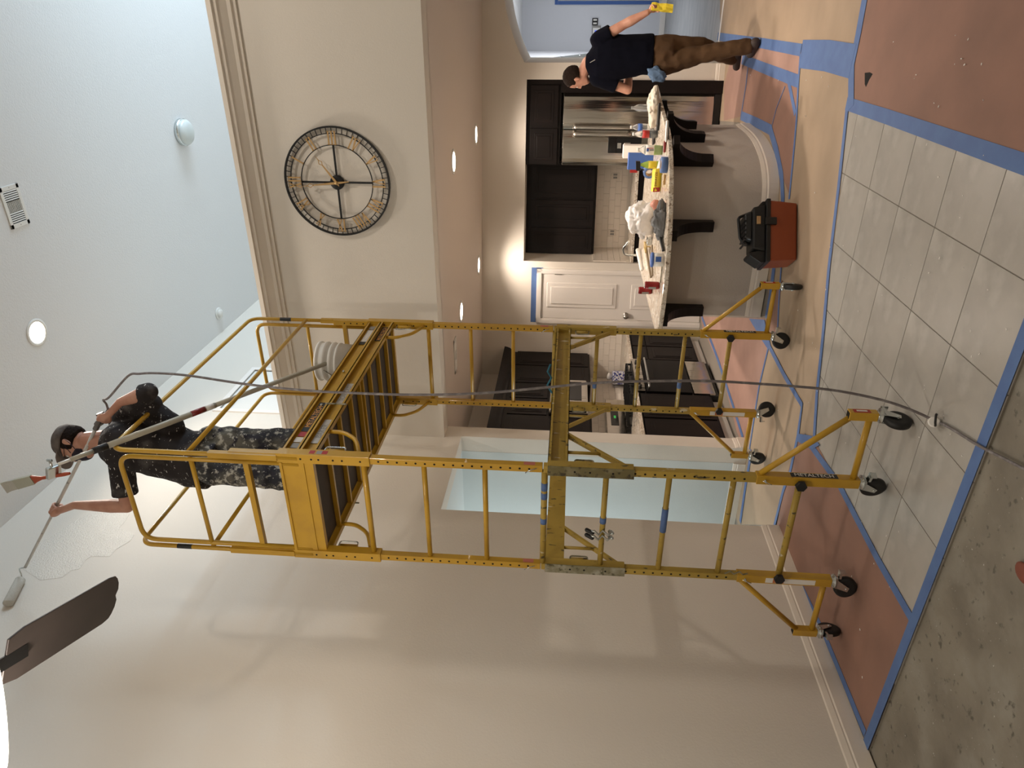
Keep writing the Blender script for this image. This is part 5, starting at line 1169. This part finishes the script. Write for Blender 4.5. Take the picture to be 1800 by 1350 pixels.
# ---- man in navy shirt walking in the kitchen
b0 = V((-.30, 7.40, .006))
pm = thing('person', 'person seen from behind in navy t-shirt and brown trousers walking past the refrigerator', 'person', b0)
k_ = lambda ix, iy, y=7.4: at(ix, iy, y=y)
hc = k_(1012, 136); tf = V((-.30, .95, 0)).normalized(); ts = V((tf.y, -tf.x, 0)); fw = V((-.93, .28, -.22)); 
shR, shL = k_(1052, 70), k_(1050, 137, 7.36); neck0 = k_(1034, 110); chest = k_(1072, 102); pel = k_(1150, 96)
elR, wrR = k_(1097, 43, 7.36), k_(1138, 22, 7.30); elL = k_(1103, 158, 7.38); wrL = k_(1106, 118, 7.64)
hipR, hipL = k_(1168, 82, 7.43), k_(1168, 112, 7.37); knL, anL = k_(1232, 96, 7.36), V((-.235, 7.29, .10)); knR, anR = k_(1232, 82, 7.50), V((-.36, 7.72, .16))
bm_ = MB(); hup = V((-.12, 0, 1)); f_, u_, s_ = head(bm_, hc, fw, hup)
bm_.cap_(neck0, hc-V((0, 0, .05)), .062, .056)
bm_.loft([(pel-V((0, 0, .06)), ts*.150, tf*.11), (pel+V((0, 0, .06)), ts*.155, tf*.12), (pel.lerp(chest, .5), ts*.165, tf*.12), (chest, ts*.190, tf*.125), (chest.lerp(neck0, .6), ts*.165, tf*.11), (neck0, ts*.07, tf*.065)], 24)
for s0, e0 in ((shR, elR), (shL, elL)): bm_.cap_(chest.lerp(s0, .8), s0, .065, .060); bm_.cap_(s0, e0, .056, .043)
for e0, w0 in ((elR, wrR), (elL, wrL)): bm_.cap_(e0, e0.lerp(w0, .3), .043, .045); bm_.cap_(e0.lerp(w0, .3), w0, .045, .027)
hR = k_(1152, 14, 7.28); hand_grip(bm_, hR, V((.2, .5, -.9)), V((-.2, 0, .7)), wrR, .020, 1)
open_hand(bm_, wrL, (-.3, .9, .1), (1, .3, 0))
for a, b, c in ((hipR, knR, anR), (hipL, knL, anL)): bm_.cap_(a, b, .090, .062); bm_.cap_(b, c, .060, .042); bm_.cap_(c, c+V((0, .08, -.05)), .040, .030)
body = remesh('body', bm_, .005, skin_m, pm, 5); eyes(body, hc, f_, u_, s_)
sh = MB(); sh.loft([(pel-V((0, 0, -.015)), ts*.178, tf*.140), (pel+V((0, 0, .09)), ts*.180, tf*.142), (pel.lerp(chest, .55), ts*.190, tf*.142), (chest, ts*.212, tf*.145), (chest.lerp(neck0, .6), ts*.195, tf*.130), (neck0-V((0, 0, .0)), ts*.095, tf*.09), (neck0+V((0, 0, .025)), ts*.07, tf*.07)], 28)
for s0, e0, k in ((shR, elR, .50), (shL, elL, .62)): sh.cap_(chest.lerp(s0, .7), s0, .085, .078); sh.cyl(s0, s0.lerp(e0, k), .078, .072)
so = remesh('t_shirt', sh, .0075, navy_m, pm, 5, wrinkle=.007, wscale=8)
pn = MB(); pn.loft([(pel-V((0, 0, .16)), ts*.155, tf*.12), (pel-V((0, 0, .05)), ts*.168, tf*.132), (pel+V((0, 0, .03)), ts*.162, tf*.128)], 24)
for a, b, c in ((hipR, knR, anR), (hipL, knL, anL)): pn.cap_(a, b, .105, .080); pn.cap_(b, b.lerp(c, .75), .080, .070); pn.cyl(b.lerp(c, .7), c+V((0, 0, -.03)), .070, .066)
remesh('trousers', pn, .0075, brown_m, pm, 5, wrinkle=.012, wscale=9)
for c, d_, tip in ((anL, V((-.45, .85, 0)).normalized(), -.005), (anR, V((-.5, .8, 0)).normalized(), -.04)):
    m = MB(); h0_ = c+V((0, 0, -.05))-d_*.05; m.cap_(h0_, c+d_*.17+V((0, 0, -.058+tip)), .045, .036); m.cap_(c, c-V((0, 0, .03)), .048, .05)
    for v in m.bm.verts: v.co.z = max(v.co.z, .008)
    remesh('shoe', m, .006, shoe_m, pm, 3)
hr = MB(); hr.ell(hc+u_*.020-f_*.012, f_*.104, s_*.086, u_*.104, 24)
for v in hr.bm.verts:
    r_ = v.co-hc
    if r_.dot(f_) > .045 and r_.dot(u_) < .06: v.co -= f_*(r_.dot(f_)-.045)
    if r_.dot(u_) < -.03: v.co += u_*(-.03-r_.dot(u_))*.6
    if abs(r_.dot(s_)) > .07 and r_.dot(u_) < .01 and r_.dot(f_) > -.035: v.co -= s_*(r_.dot(s_))*.25
remesh('hair', hr, .005, hair_m, pm, 2, wrinkle=.005, wscale=60)
obj('reflective_strip', MB().bar(k_(1037, 110, 7.235), k_(1046, 105, 7.235), .006, .003, up=(0, 1, 0)), grey_m, so)
c = k_(1160, 13, 7.27); t = thing('sponge', 'yellow sponge held in the right hand of the man in navy', 'sponge', c-V((0, 0, .1)))
sm = MB().obox(c+V((0, 0, -.02)), V((.028, .01, 0)), V((-.008, .022, 0)), V((.008, .01, .095)))
bmesh.ops.subdivide_edges(sm.bm, edges=sm.bm.edges[:], cuts=5, use_grid_fill=True)
for v in sm.bm.verts: v.co += V((noise.noise(v.co*30), noise.noise(v.co*30+V((5, 0, 0))), 0))*.010
obj('sponge_block', sm, yclo_m, t)
c = k_(1158, 130, 7.25)
rg = MB().ell(c+V((0, .02, .02)), (.060, 0, 0), (0, .040, 0), (0, 0, .085), 60)
for v in rg.bm.verts:
    r_ = v.co-c; v.co = c+r_*(1+.38*noise.noise(V((r_.x*30, r_.y*30, r_.z*18)))+.22*noise.noise(V((r_.x*80, r_.y*80, r_.z*50)))); v.co.x -= max(0, -r_.z)*.5
for f0 in rg.bm.faces: f0.smooth = True
single('pocket_rag', rg, brag_m, 'crumpled blue rag hanging from the left pocket of the man in navy', 'cloth')
